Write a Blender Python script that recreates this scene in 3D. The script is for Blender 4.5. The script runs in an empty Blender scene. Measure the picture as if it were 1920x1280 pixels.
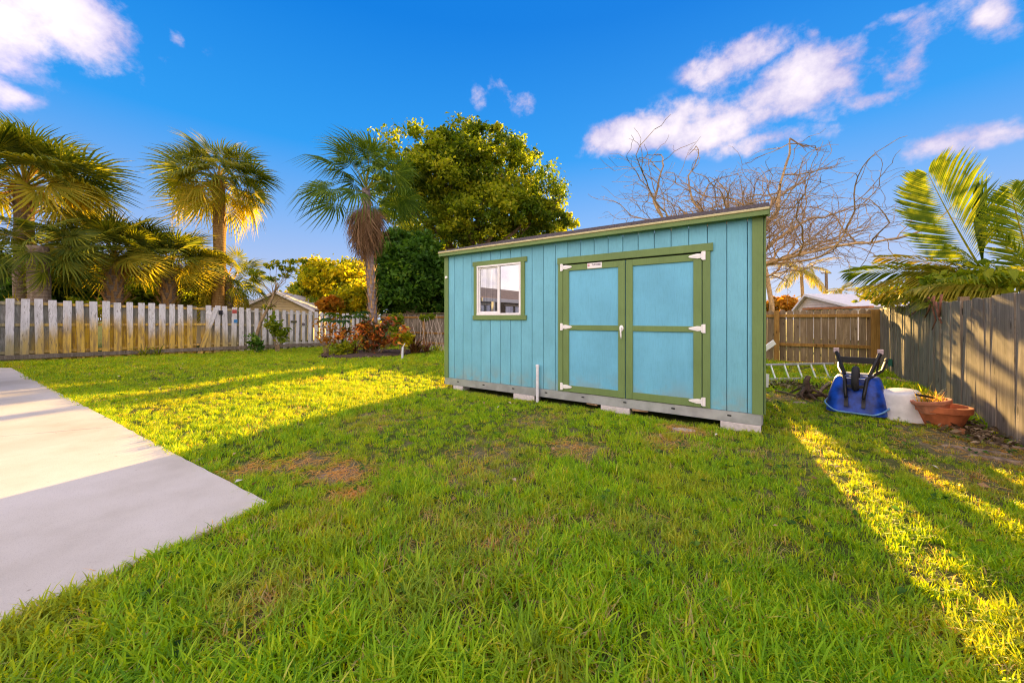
import bpy, math, random
import numpy as np
from mathutils import Vector, Matrix, Euler

R = math.radians
random.seed(7)
rng = np.random.default_rng(7)
scene = bpy.context.scene
COL = scene.collection

# ------------------------------------------------------------------ camera
F_PX, CAM_H, HOR = 706.0, 1.25, 598.0
cam_d = bpy.data.cameras.new('camera')
cam = bpy.data.objects.new('camera', cam_d); COL.objects.link(cam)
cam.location = (0, 0, CAM_H); cam.rotation_euler = (R(90), 0, 0)
cam_d.sensor_width = 36; cam_d.lens = F_PX / 1920 * 36
cam_d.shift_y = -(640 - HOR) / 1920
cam_d.clip_start = .05; cam_d.clip_end = 2000
scene.camera = cam

# ------------------------------------------------------------------ light
SUN_AZ, SUN_EL = 26.8, 10.6           # azimuth clockwise from +Y
SUN_STRENGTH, SKY_STRENGTH, EXPOSURE = 3.9, 0.15, 2.42
sd = bpy.data.lights.new('sun', 'SUN'); sun = bpy.data.objects.new('sun', sd); COL.objects.link(sun)
sd.energy = SUN_STRENGTH; sd.angle = R(.5); sd.color = (1.0, .62, .20)
sdir = Vector((math.sin(R(SUN_AZ)) * math.cos(R(SUN_EL)), math.cos(R(SUN_AZ)) * math.cos(R(SUN_EL)), math.sin(R(SUN_EL))))
sun.rotation_euler = sdir.to_track_quat('Z', 'Y').to_euler()
scene.view_settings.view_transform = 'Standard'
scene.view_settings.look = 'None'
scene.view_settings.gamma = 1
scene.view_settings.use_curve_mapping = False
scene.view_settings.exposure = EXPOSURE
scene.render.engine = 'CYCLES'
scene.cycles.pixel_filter_type = 'BLACKMAN_HARRIS'; scene.cycles.filter_width = 1.15
scene.cycles.use_denoising = True; scene.cycles.denoiser = 'OPENIMAGEDENOISE'; scene.cycles.denoising_prefilter = 'NONE'; scene.cycles.denoising_input_passes = 'RGB_ALBEDO_NORMAL'; scene.cycles.sample_clamp_indirect = 6; scene.cycles.caustics_reflective = False; scene.cycles.caustics_refractive = False
scene.cycles.max_bounces = 8; scene.cycles.transparent_max_bounces = 6
scene.cycles.diffuse_bounces = 4; scene.cycles.glossy_bounces = 3; scene.cycles.transmission_bounces = 4

def _in(nt, sock, v):
    if v is None: return
    if isinstance(v, bpy.types.NodeSocket): nt.links.new(v, sock)
    else: sock.default_value = v
def MATH(nt, op, a, b=None, c=None, clamp=False):
    n = nt.nodes.new('ShaderNodeMath'); n.operation = op; n.use_clamp = clamp
    _in(nt, n.inputs[0], a); _in(nt, n.inputs[1], b); _in(nt, n.inputs[2], c); return n.outputs[0]
def VMATH(nt, op, a, b=None):
    n = nt.nodes.new('ShaderNodeVectorMath'); n.operation = op
    _in(nt, n.inputs[0], a); _in(nt, n.inputs[1], b)
    return n.outputs['Value'] if op in ('LENGTH', 'DOT_PRODUCT') else n.outputs['Vector']
def MIX(nt, f, a, b, mode='MIX'):
    n = nt.nodes.new('ShaderNodeMix'); n.data_type = 'RGBA'; n.blend_type = mode; n.clamp_factor = True
    _in(nt, n.inputs[0], f)
    for s, v in ((n.inputs[6], a), (n.inputs[7], b)):
        if isinstance(v, (tuple, list)) and len(v) == 3: v = (*v, 1)
        _in(nt, s, v)
    return n.outputs[2]
def RAMP(nt, f, stops, interp='LINEAR'):
    n = nt.nodes.new('ShaderNodeValToRGB'); n.color_ramp.interpolation = interp
    e = n.color_ramp.elements
    while len(e) < len(stops): e.new(.5)
    for i, (p, c) in enumerate(stops):
        if not isinstance(c, (tuple, list)): c = (c, c, c)
        e[i].position = p; e[i].color = (*c[:3], 1)
    _in(nt, n.inputs[0], f); return n.outputs[0]
def NOISE(nt, vec, scale, detail=3, rough=.55, dist=0.0):
    n = nt.nodes.new('ShaderNodeTexNoise'); _in(nt, n.inputs['Vector'], vec)
    n.inputs['Scale'].default_value = scale; n.inputs['Detail'].default_value = detail
    n.inputs['Roughness'].default_value = rough; n.inputs['Distortion'].default_value = dist
    return n.outputs['Fac']
def MAPR(nt, v, a, b, c=0.0, d=1.0, smooth=True):
    n = nt.nodes.new('ShaderNodeMapRange'); n.interpolation_type = 'SMOOTHSTEP' if smooth else 'LINEAR'
    _in(nt, n.inputs[0], v)
    for i, x in enumerate((a, b, c, d)): n.inputs[i + 1].default_value = x
    return n.outputs[0]

def sky_dir(u, v):
    a = math.atan2(u - 960, F_PX); e = math.atan2((HOR - v), math.hypot(u - 960, F_PX)); return a, e

world = bpy.data.worlds.new('World'); scene.world = world; world.use_nodes = True
def build_world():
    nt = world.node_tree; nt.nodes.clear()
    out = nt.nodes.new('ShaderNodeOutputWorld'); bg = nt.nodes.new('ShaderNodeBackground')
    sky = nt.nodes.new('ShaderNodeTexSky'); sky.sky_type = 'NISHITA'; sky.sun_disc = False
    sky.sun_elevation = R(SUN_EL); sky.sun_rotation = R(SUN_AZ)
    sky.altitude = 0; sky.air_density = 1.0; sky.dust_density = .3; sky.ozone_density = 2.5
    tc = nt.nodes.new('ShaderNodeTexCoord'); D = tc.outputs['Generated']
    D = VMATH(nt, 'NORMALIZE', D)
    sp = nt.nodes.new('ShaderNodeSeparateXYZ'); nt.links.new(D, sp.inputs[0])
    el = MATH(nt, 'ARCSINE', sp.outputs[2]); az = MATH(nt, 'ARCTAN2', sp.outputs[0], sp.outputs[1])
    # the clear evening blue of the photograph, by height above the horizon only
    grad = RAMP(nt, MATH(nt, 'DIVIDE', el, math.pi / 2),
                [(0.0, (.66, .76, 1.05)), (.08, (.50, .66, 1.07)), (.16, (.24, .55, 1.12)), (.25, (.03, .42, 1.12)), (.42, (.0, .26, .95)), (.75, (.0, .24, .9)), (1.0, (.0, .22, .8))])
    base = MIX(nt, .985, sky.outputs[0], grad)
    # clouds: blobs of fractal noise set in sky directions
    wv = nt.nodes.new('ShaderNodeCombineXYZ'); nt.links.new(az, wv.inputs[0]); nt.links.new(el, wv.inputs[1])
    warp = nt.nodes.new('ShaderNodeTexNoise'); warp.inputs['Scale'].default_value = 6; warp.inputs['Detail'].default_value = 5
    nt.links.new(D, warp.inputs['Vector'])
    wsub = VMATH(nt, 'SUBTRACT', warp.outputs['Color'], (.5, .5, .5))
    ws = nt.nodes.new('ShaderNodeVectorMath'); ws.operation = 'SCALE'; nt.links.new(wsub, ws.inputs[0]); ws.inputs['Scale'].default_value = .13
    V = VMATH(nt, 'ADD', wv.outputs[0], ws.outputs[0])
    sepv = nt.nodes.new('ShaderNodeSeparateXYZ'); nt.links.new(V, sepv.inputs[0])
    V2 = nt.nodes.new('ShaderNodeCombineXYZ'); nt.links.new(sepv.outputs[0], V2.inputs[0]); nt.links.new(sepv.outputs[1], V2.inputs[1])
    blobs = [(1530, 140, 250, 78, 1.1), (1660, 120, 130, 60, .8), (1390, 115, 120, 48, 1), (1460, 190, 150, 50, .9), (1600, 190, 130, 30, .6), (1270, 240, 240, 60, 1.1), (1440, 262, 140, 34, .6), (1790, 256, 150, 42, .7),
             (120, 30, 280, 95, 1.1), (20, 60, 180, 95, 1), (330, 70, 70, 40, .6), (30, 145, 100, 48, .9), (992, 200, 62, 50, .68), (945, 176, 36, 32, .55), (1670, 42, 95, 34, .7), (1875, 35, 100, 52, .95), (890, 190, 30, 22, .4)]
    tot = None
    for (u, v, ru, rv, w) in blobs:
        a, e = sky_dir(u, v)
        ra = abs(sky_dir(u + ru, v)[0] - sky_dir(u - ru, v)[0]) / 2; re = abs(sky_dir(u, v + rv)[1] - sky_dir(u, v - rv)[1]) / 2
        d = VMATH(nt, 'SUBTRACT', V2.outputs[0], (a, e, 0)); d = VMATH(nt, 'MULTIPLY', d, (1 / ra, 1 / re, 0))
        L = VMATH(nt, 'LENGTH', d); m = MAPR(nt, L, 1.35, 0.0, 0, w)
        tot = m if tot is None else MATH(nt, 'MAXIMUM', tot, m)
    stretched = VMATH(nt, 'MULTIPLY', D, (1, 1, 1.15))
    n1 = NOISE(nt, stretched, 8.5, 12, .62, .0)
    # denser clouds added overhead and behind, out of view, to fill the shade
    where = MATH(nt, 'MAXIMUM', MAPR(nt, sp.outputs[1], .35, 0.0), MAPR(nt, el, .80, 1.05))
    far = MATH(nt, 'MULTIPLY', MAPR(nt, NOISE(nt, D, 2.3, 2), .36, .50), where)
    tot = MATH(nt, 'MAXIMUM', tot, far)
    dens = MATH(nt, 'ADD', MATH(nt, 'MULTIPLY', tot, .95), MATH(nt, 'MULTIPLY', MATH(nt, 'SUBTRACT', n1, .5), 3.0))
    cov = MAPR(nt, dens, .22, .85)
    cov = MATH(nt, 'MULTIPLY', cov, MAPR(nt, tot, 0.02, .25))
    n2 = NOISE(nt, VMATH(nt, 'ADD', stretched, (0.0, 0.0, .06)), 8, 5, .5)
    lit = MATH(nt, 'MULTIPLY', MAPR(nt, dens, .5, 1.4), 1)
    ccol = MIX(nt, MATH(nt, 'ADD', MATH(nt, 'MULTIPLY', lit, .75), MATH(nt, 'MULTIPLY', MAPR(nt, n2, .35, .65), .35), clamp=True), (.70, .64, 1.02), (1.45, 1.30, 1.34))
    # clouds away from the sun brightened, mostly out of view, as added fill light
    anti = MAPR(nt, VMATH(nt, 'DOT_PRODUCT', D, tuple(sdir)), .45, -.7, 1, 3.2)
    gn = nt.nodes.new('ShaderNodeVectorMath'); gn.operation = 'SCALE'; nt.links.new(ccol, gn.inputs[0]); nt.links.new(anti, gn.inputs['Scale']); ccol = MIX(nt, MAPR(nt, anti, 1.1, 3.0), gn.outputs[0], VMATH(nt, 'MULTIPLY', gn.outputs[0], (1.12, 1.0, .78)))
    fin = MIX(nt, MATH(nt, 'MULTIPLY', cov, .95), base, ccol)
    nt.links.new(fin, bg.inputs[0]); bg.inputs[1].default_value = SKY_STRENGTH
    nt.links.new(bg.outputs[0], out.inputs[0])
build_world()

# ------------------------------------------------------------------ helpers
def px(u, Y, v=None, z=None):
    X = (u - 960) / F_PX * Y
    if v is not None: z = CAM_H + (HOR - v) / F_PX * Y
    return Vector((X, Y, z if z is not None else gz(X, Y)))
def gpt(u, v, z=0.0):
    Y = F_PX * (CAM_H - z) / (v - HOR); return Vector(((u - 960) / F_PX * Y, Y, z))
def sm(a, b, x):
    t = min(1, max(0, (x - a) / (b - a))); return t * t * (3 - 2 * t)
def gz(x, y):
    lx = .8285 * (x + 1.2317) - .5599 * (y - 6.955); ly = .5599 * (x + 1.2317) + .8285 * (y - 6.955)
    d = math.hypot(max(0, -lx, lx - 4.88), max(0, -ly, ly - 1.95))
    return -.04 * (1 - sm(0, .45, d)) - .15 * sm(11, 18, y - .15 * x) + .012 * math.sin(x * 1.7 + .5) * math.cos(y * 1.3)

def newmat(name):
    m = bpy.data.materials.new(name); m.use_nodes = True
    nt = m.node_tree; b = nt.nodes['Principled BSDF']; return m, nt, b
def coords(nt, kind='Object'):
    return nt.nodes.new('ShaderNodeTexCoord').outputs[kind]
def wpos(nt): return nt.nodes.new('ShaderNodeNewGeometry').outputs['Position']
def orand(nt): return nt.nodes.new('ShaderNodeObjectInfo').outputs['Random']
def bump(nt, b, h, strength=.3, dist=.01):
    n = nt.nodes.new('ShaderNodeBump'); n.inputs['Strength'].default_value = strength; n.inputs['Distance'].default_value = dist
    nt.links.new(h, n.inputs['Height']); nt.links.new(n.outputs[0], b.inputs['Normal'])

def plain(name, col, rough=.6, var=.12, scale=12, bmp=.15, metal=0.0, spec=.4):
    m, nt, b = newmat(name); p = wpos(nt); n = NOISE(nt, p, scale, 5)
    d = tuple(c * (1 - var) for c in col); l = tuple(min(1, c * (1 + var)) for c in col)
    nt.links.new(MIX(nt, MAPR(nt, n, .3, .7), d, l), b.inputs['Base Color'])
    b.inputs['Roughness'].default_value = rough; b.inputs['Metallic'].default_value = metal
    b.inputs['Specular IOR Level'].default_value = spec
    if bmp: bump(nt, b, NOISE(nt, p, scale * 6, 4), bmp, .004)
    return m

def wood(name, c1, c2, c3, rough=.85, grain=(60, 60, 3), knots=True, rvar=.3, stain=None):
    """planks whose length is local Z; every board differs by its own random number"""
    m, nt, b = newmat(name); o = coords(nt, 'Object'); r = orand(nt)
    off = nt.nodes.new('ShaderNodeCombineXYZ')
    nt.links.new(MATH(nt, 'MULTIPLY', r, 37), off.inputs[0]); nt.links.new(MATH(nt, 'MULTIPLY', r, 91), off.inputs[2])
    v = VMATH(nt, 'ADD', o, off.outputs[0])
    g = NOISE(nt, VMATH(nt, 'MULTIPLY', v, grain), 1, 5, .6, .4)
    big = NOISE(nt, VMATH(nt, 'MULTIPLY', v, (6, 6, 1.6)), 1, 4)
    c = RAMP(nt, g, [(.3, c1), (.52, c2), (.72, c3)])
    c = MIX(nt, MAPR(nt, big, .42, .66, 0, .65), c, c1)
    if knots:
        vo = nt.nodes.new('ShaderNodeTexVoronoi'); nt.links.new(VMATH(nt, 'MULTIPLY', v, (7, 7, 3.2)), vo.inputs['Vector']); vo.inputs['Scale'].default_value = 1
        c = MIX(nt, MAPR(nt, vo.outputs['Distance'], .17, .07, 0, .85), c, tuple(x * .25 for x in c1))
        rg = MATH(nt, 'SINE', MATH(nt, 'MULTIPLY', vo.outputs['Distance'], 55)); c = MIX(nt, MATH(nt, 'MULTIPLY', MAPR(nt, rg, .2, .9), MAPR(nt, vo.outputs['Distance'], .5, .15, 0, .45)), c, tuple(x * .6 for x in c1))
    c = MIX(nt, MAPR(nt, r, 0, 1, 0, rvar, False), c, tuple(x * .45 for x in c2))
    if stain: c = stain(nt, c, v, o, r)
    nt.links.new(c, b.inputs['Base Color']); b.inputs['Roughness'].default_value = rough
    b.inputs['Specular IOR Level'].default_value = .2
    bump(nt, b, g, .5, .004)
    return m

def leafmat(name, stops, trans=.35, rough=.45, tcol=None, rnd=0.0):
    m, nt, b = newmat(name)
    a = nt.nodes.new('ShaderNodeAttribute'); a.attribute_name = 'r'
    f = a.outputs['Fac']
    if rnd: f = MATH(nt, 'ADD', MATH(nt, 'MULTIPLY', f, 1 - rnd), MATH(nt, 'MULTIPLY', orand(nt), rnd))
    c = RAMP(nt, f, stops)
    nt.links.new(c, b.inputs['Base Color']); b.inputs['Roughness'].default_value = rough
    b.inputs['Specular IOR Level'].default_value = .14
    t = nt.nodes.new('ShaderNodeBsdfTranslucent')
    nt.links.new(MIX(nt, 1.0, c, tcol or (2.0, 1.9, .7), 'MULTIPLY'), t.inputs['Color'])
    mx = nt.nodes.new('ShaderNodeMixShader'); mx.inputs[0].default_value = trans
    nt.links.new(b.outputs[0], mx.inputs[1]); nt.links.new(t.outputs[0], mx.inputs[2])
    nt.links.new(mx.outputs[0], nt.nodes['Material Output'].inputs[0])
    return m

class MB:
    def __init__(s): s.v = []; s.f = []
    def add(s, vs, fs, M=None):
        n = len(s.v)
        if M is not None: vs = [M @ Vector(p) for p in vs]
        s.v += [tuple(p) for p in vs]; s.f += [tuple(n + i for i in f) for f in fs]; return s
    def box(s, c, size, rot=None, M=None):
        x, y, z = (k / 2 for k in size); c = Vector(c)
        vs = [Vector((sx * x, sy * y, sz * z)) for sz in (-1, 1) for sy in (-1, 1) for sx in (-1, 1)]
        if rot is not None: E = Euler(rot).to_matrix(); vs = [E @ p for p in vs]
        vs = [p + c for p in vs]
        return s.add(vs, [(0, 2, 3, 1), (4, 5, 7, 6), (0, 1, 5, 4), (2, 6, 7, 3), (0, 4, 6, 2), (1, 3, 7, 5)], M)
    def bbox(s, c, size, bev=.004, M=None):
        """box with chamfered vertical/long edges (8-sided section along the longest axis)"""
        ax = max(range(3), key=lambda i: size[i]); a, b = [i for i in range(3) if i != ax]
        hs = [k / 2 for k in size]; e = min(bev, hs[a] * .6, hs[b] * .6)
        sec = [(hs[a], hs[b] - e), (hs[a] - e, hs[b]), (-hs[a] + e, hs[b]), (-hs[a], hs[b] - e), (-hs[a], -hs[b] + e), (-hs[a] + e, -hs[b]), (hs[a] - e, -hs[b]), (hs[a], -hs[b] + e)]
        vs = []
        for k in (-1, 1):
            for (p, q) in sec:
                t = [0, 0, 0]; t[a] = p; t[b] = q; t[ax] = k * hs[ax]; vs.append(tuple(t[i] + c[i] for i in range(3)))
        fs = [tuple(range(8))[::-1], tuple(range(8, 16))] + [(i, (i + 1) % 8, 8 + (i + 1) % 8, 8 + i) for i in range(8)]
        if ax == 1: fs = [f[::-1] for f in fs]
        return s.add(vs, fs, M)
    def tube(s, pts, rad, n=8, cap=True):
        pts = [Vector(p) for p in pts]
        if not isinstance(rad, (list, tuple)): rad = [rad] * len(pts)
        rings = []; up = Vector((0, 0, 1)); prev = None
        for i, p in enumerate(pts):
            t = (pts[min(i + 1, len(pts) - 1)] - pts[max(i - 1, 0)]).normalized()
            if prev is None: a = t.orthogonal().normalized()
            else: a = (prev - t * prev.dot(t)); a = a.normalized() if a.length > 1e-6 else t.orthogonal().normalized()
            prev = a; b = t.cross(a)
            rings.append([p + (a * math.cos(k * 2 * math.pi / n) + b * math.sin(k * 2 * math.pi / n)) * rad[i] for k in range(n)])
        return s.loft(rings, cap)
    def loft(s, rings, cap=True, M=None):
        n = len(rings[0]); vs = [p for r in rings for p in r]; fs = []
        for i in range(len(rings) - 1):
            for k in range(n):
                k2 = (k + 1) % n; fs.append((i * n + k, i * n + k2, (i + 1) * n + k2, (i + 1) * n + k))
        if cap: fs += [tuple(range(n))[::-1], tuple((len(rings) - 1) * n + k for k in range(n))]
        return s.add(vs, fs, M)
    def lathe(s, prof, n=24, M=None):
        rings = [[(r * math.cos(2 * math.pi * k / n), r * math.sin(2 * math.pi * k / n), z) for k in range(n)] for r, z in prof]
        return s.loft(rings, False, M)
    def mesh(s, name, mat=None, smooth=False):
        me = bpy.data.meshes.new(name); me.from_pydata(s.v, [], s.f)
        if mat: me.materials.append(mat)
        if smooth: me.polygons.foreach_set('use_smooth', [True] * len(me.polygons))
        me.update(); return me
    def build(s, name, mat, parent=None, smooth=False, **kw):
        return link(name, s.mesh(name, mat, smooth), parent, **kw)

def link(name, data, parent=None, loc=None, rot=None, scale=None, M=None):
    o = bpy.data.objects.new(name, data); COL.objects.link(o)
    if parent: o.parent = parent
    if M is not None: o.matrix_basis = M
    if loc is not None: o.location = loc
    if rot is not None: o.rotation_euler = rot
    if scale is not None: o.scale = scale if hasattr(scale, '__len__') else (scale,) * 3
    return o
def tag(o, label=None, cat=None, group=None, kind=None):
    for k, v in (('label', label), ('category', cat), ('group', group), ('kind', kind)):
        if v: o[k] = v
    return o
def thing(name, label, cat, loc=(0, 0, 0), rotz=0, group=None):
    o = link(name, None); o.empty_display_size = .2; o.location = loc; o.rotation_euler = (0, 0, rotz)
    return tag(o, label, cat, group)

def np_mesh(name, V, nper, mat=None, r=None, tri_pattern=None):
    """V (n, nper, 3): n separate polygons groups, tri_pattern list of faces over nper verts"""
    n = V.shape[0]; me = bpy.data.meshes.new(name)
    me.vertices.add(n * nper); me.vertices.foreach_set('co', V.reshape(-1).astype(np.float32))
    pat = tri_pattern or [tuple(range(nper))]
    k = len(pat[0]); P = np.array(pat).reshape(-1)
    idx = (np.arange(n)[:, None] * nper + P[None, :]).reshape(-1)
    nf = n * len(pat)
    me.loops.add(nf * k); me.loops.foreach_set('vertex_index', idx.astype(np.int32))
    me.polygons.add(nf); me.polygons.foreach_set('loop_start', (np.arange(nf) * k).astype(np.int32))
    try: me.polygons.foreach_set('loop_total', np.full(nf, k, dtype=np.int32))
    except Exception: pass
    me.update(calc_edges=True)
    at = me.attributes.new('r', 'FLOAT', 'FACE')
    if r is None: r = rng.random(n)
    at.data.foreach_set('value', np.repeat(r, len(pat)).astype(np.float32))
    if mat: me.materials.append(mat)
    me.validate(); return me

def leaf_cloud(name, centers, size, mat, elong=1.8, up=.35, svar=.35, r=None):
    """one folded rhombic leaf at each centre"""
    n = len(centers); C = np.asarray(centers)
    nrm = rng.normal(size=(n, 3)); nrm[:, 2] = np.abs(nrm[:, 2]) + up; nrm /= np.linalg.norm(nrm, axis=1)[:, None]
    t = rng.normal(size=(n, 3)); t[:, 2] -= .3; t -= nrm * (t * nrm).sum(1)[:, None]; t /= np.linalg.norm(t, axis=1)[:, None]
    b = np.cross(nrm, t); s = size * (1 + svar * rng.normal(size=n).clip(-1.5, 1.5))[:, None]
    L = s * elong / 2; W = s / 2
    V = np.stack([C - t * L, C + b * W + nrm * W * .35 - t * L * .15, C + t * L - nrm * L * .2, C - b * W + nrm * W * .35 - t * L * .15], axis=1)
    return np_mesh(name, V, 4, mat, r, [(0, 1, 2), (0, 2, 3)])

def ball_pts(n, c, rad, shell=.5):
    d = rng.normal(size=(n, 3)); d /= np.linalg.norm(d, axis=1)[:, None]
    rr = (shell + (1 - shell) * rng.random(n))[:, None] if shell else rng.random(n)[:, None] ** .5
    return np.asarray(c) + d * rr * np.asarray(rad)

# ------------------------------------------------------------------ materials
def grass_mat(name, straw=0.0):
    m, nt, b = newmat(name); p = wpos(nt)
    a = nt.nodes.new('ShaderNodeAttribute'); a.attribute_name = 'r'
    f = MATH(nt, 'ADD', MATH(nt, 'MULTIPLY', a.outputs['Fac'], .6), MATH(nt, 'MULTIPLY', orand(nt), .4))
    c = RAMP(nt, f, [(0, (.055, .165, .008)), (.3, (.155, .37, .010)), (.65, (.31, .57, .014)), (.9, (.50, .66, .03)), (1, (.64, .57, .20))])
    big = MAPR(nt, NOISE(nt, p, 1.1, 4), .45, .72)
    c = MIX(nt, MATH(nt, 'MULTIPLY', big, .35), c, (.42, .42, .06))
    dry = dry_mask(nt, p)
    c = MIX(nt, MATH(nt, 'MULTIPLY', dry, MAPR(nt, a.outputs['Fac'], .1, .5, .35, 1)), c, (.42, .33, .17))
    if straw: c = MIX(nt, straw, c, (.50, .40, .24))
    nt.links.new(c, b.inputs['Base Color']); b.inputs['Roughness'].default_value = .5; b.inputs['Specular IOR Level'].default_value = .25
    t = nt.nodes.new('ShaderNodeBsdfTranslucent'); nt.links.new(MIX(nt, 1.0, c, (2.9, 1.65, .2), 'MULTIPLY'), t.inputs['Color'])
    mx = nt.nodes.new('ShaderNodeMixShader'); mx.inputs[0].default_value = .5
    nt.links.new(b.outputs[0], mx.inputs[1]); nt.links.new(t.outputs[0], mx.inputs[2]); nt.links.new(mx.outputs[0], nt.nodes['Material Output'].inputs[0])
    return m
DRY = [(640, 890, .26, .9), (570, 868, .26, .6), (465, 880, .22, .55), (655, 932, .13, .8), (1080, 842, .30, .65), (1010, 790, .4, .35), (880, 1000, .5, .25), (500, 1130, .25, .35), (1280, 805, .25, .8), (1500, 870, .6, .2),
       (1850, 850, .6, .7), (1780, 820, .5, .5), (700, 790, .5, .35), (920, 850, .5, .3), (1250, 830, .3, .5), (1820, 900, .5, .35), (905, 880, .45, .35), (800, 1120, .3, .2), (1200, 980, .35, .22), (1480, 745, .5, .6)]
def dry_mask(nt, p):
    tot = None
    wn = nt.nodes.new('ShaderNodeTexNoise'); wn.inputs['Scale'].default_value = 4; wn.inputs['Detail'].default_value = 4; nt.links.new(p, wn.inputs['Vector'])
    sc = nt.nodes.new('ShaderNodeVectorMath'); sc.operation = 'SCALE'; sc.inputs['Scale'].default_value = .35
    nt.links.new(VMATH(nt, 'SUBTRACT', wn.outputs['Color'], (.5, .5, .5)), sc.inputs[0])
    q = VMATH(nt, 'MULTIPLY', VMATH(nt, 'ADD', p, sc.outputs[0]), (1, 1, 0))
    for (u, v, r, w) in DRY:
        c = gpt(u, v)
        m = MAPR(nt, VMATH(nt, 'LENGTH', VMATH(nt, 'SUBTRACT', q, (c.x, c.y, 0))), r * 1.25, r * .1, 0, w)
        tot = m if tot is None else MATH(nt, 'MAXIMUM', tot, m)
    return tot
def dry_np(P):
    t = np.zeros(len(P))
    for (u, v, r, w) in DRY:
        c = gpt(u, v); d = np.hypot(P[:, 0] - c.x, P[:, 1] - c.y); t = np.maximum(t, w * np.clip((r * 1.4 - d) / (r * 1.1), 0, 1))
    return t

def soil_mat():
    m, nt, b = newmat('soil_and_thatch'); p = wpos(nt)
    n = NOISE(nt, p, 45, 6, .7); n2 = NOISE(nt, p, 3.5, 5)
    g = RAMP(nt, n, [(.3, (.03, .045, .008)), (.5, (.075, .10, .016)), (.7, (.16, .17, .04))])
    d = RAMP(nt, n, [(.3, (.14, .10, .06)), (.5, (.27, .20, .13)), (.7, (.40, .32, .23))])
    c = MIX(nt, MATH(nt, 'ADD', MAPR(nt, n2, .5, .75, 0, .45), dry_mask(nt, p), clamp=True), g, d)
    nt.links.new(c, b.inputs['Base Color']); b.inputs['Roughness'].default_value = 1; b.inputs['Specular IOR Level'].default_value = .1
    bump(nt, b, n, .8, .02); return m

def concrete_mat():
    m, nt, b = newmat('pale_concrete'); p = wpos(nt)
    n = NOISE(nt, p, 1.3, 6, .6); n2 = NOISE(nt, p, 160, 4, .7); n3 = NOISE(nt, VMATH(nt, 'MULTIPLY', p, (4, 22, 1)), 1, 5, .7)
    c = RAMP(nt, n, [(.3, (.47, .43, .35)), (.5, (.58, .54, .46)), (.72, (.65, .61, .54))])
    c = MIX(nt, MAPR(nt, n2, .54, .68, 0, .6), c, (.32, .27, .21))
    n4 = NOISE(nt, p, .45, 5, .65); c = MIX(nt, MAPR(nt, n4, .5, .68, 0, .35), c, (.40, .36, .29))
    c = MIX(nt, MAPR(nt, n3, .62, .75, 0, .22), c, (.38, .33, .29))
    vo = nt.nodes.new('ShaderNodeTexVoronoi'); vo.inputs['Scale'].default_value = 5.5; nt.links.new(p, vo.inputs['Vector'])
    c = MIX(nt, MAPR(nt, vo.outputs['Distance'], .055, .03, 0, .6), c, (.20, .16, .12))
    nt.links.new(c, b.inputs['Base Color']); b.inputs['Roughness'].default_value = .88
    bump(nt, b, MATH(nt, 'ADD', n2, MATH(nt, 'MULTIPLY', n3, .6)), .35, .003); return m

def paint_mat(name, col, grain=1.0, rough=.62, dirt=None):
    """painted, wood-textured siding"""
    m, nt, b = newmat(name); o = coords(nt, 'Object'); r = orand(nt)
    off = nt.nodes.new('ShaderNodeCombineXYZ'); nt.links.new(MATH(nt, 'MULTIPLY', r, 13), off.inputs[0]); nt.links.new(MATH(nt, 'MULTIPLY', r, 7), off.inputs[2])
    v = VMATH(nt, 'ADD', o, off.outputs[0])
    g = NOISE(nt, VMATH(nt, 'MULTIPLY', v, (90, 90, 6)), 1, 6, .65, 1.2)
    n = NOISE(nt, v, 1.6, 5, .6); s = NOISE(nt, VMATH(nt, 'MULTIPLY', v, (14, 14, .8)), 1, 4)
    c = MIX(nt, MAPR(nt, n, .3, .7), tuple(k * .90 for k in col), tuple(min(1, k * 1.07) for k in col))
    c = MIX(nt, MAPR(nt, g, .45, .7, 0, .32), c, tuple(k * .6 for k in col))
    c = MIX(nt, MAPR(nt, s, .55, .8, 0, .2), c, tuple(min(1, k * 1.25 + .03) for k in col))
    if dirt: c = MIX(nt, MATH(nt, 'MULTIPLY', MAPR(nt, wz(nt), .55, .15), MAPR(nt, NOISE(nt, wpos(nt), 5, 6), .4, .65, 0, .5)), c, dirt)
    nt.links.new(c, b.inputs['Base Color']); b.inputs['Roughness'].default_value = rough; b.inputs['Specular IOR Level'].default_value = .3
    bump(nt, b, g, .55 * grain, .0035); return m
def wz(nt):
    s = nt.nodes.new('ShaderNodeSeparateXYZ'); nt.links.new(wpos(nt), s.inputs[0]); return s.outputs[2]

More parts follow.
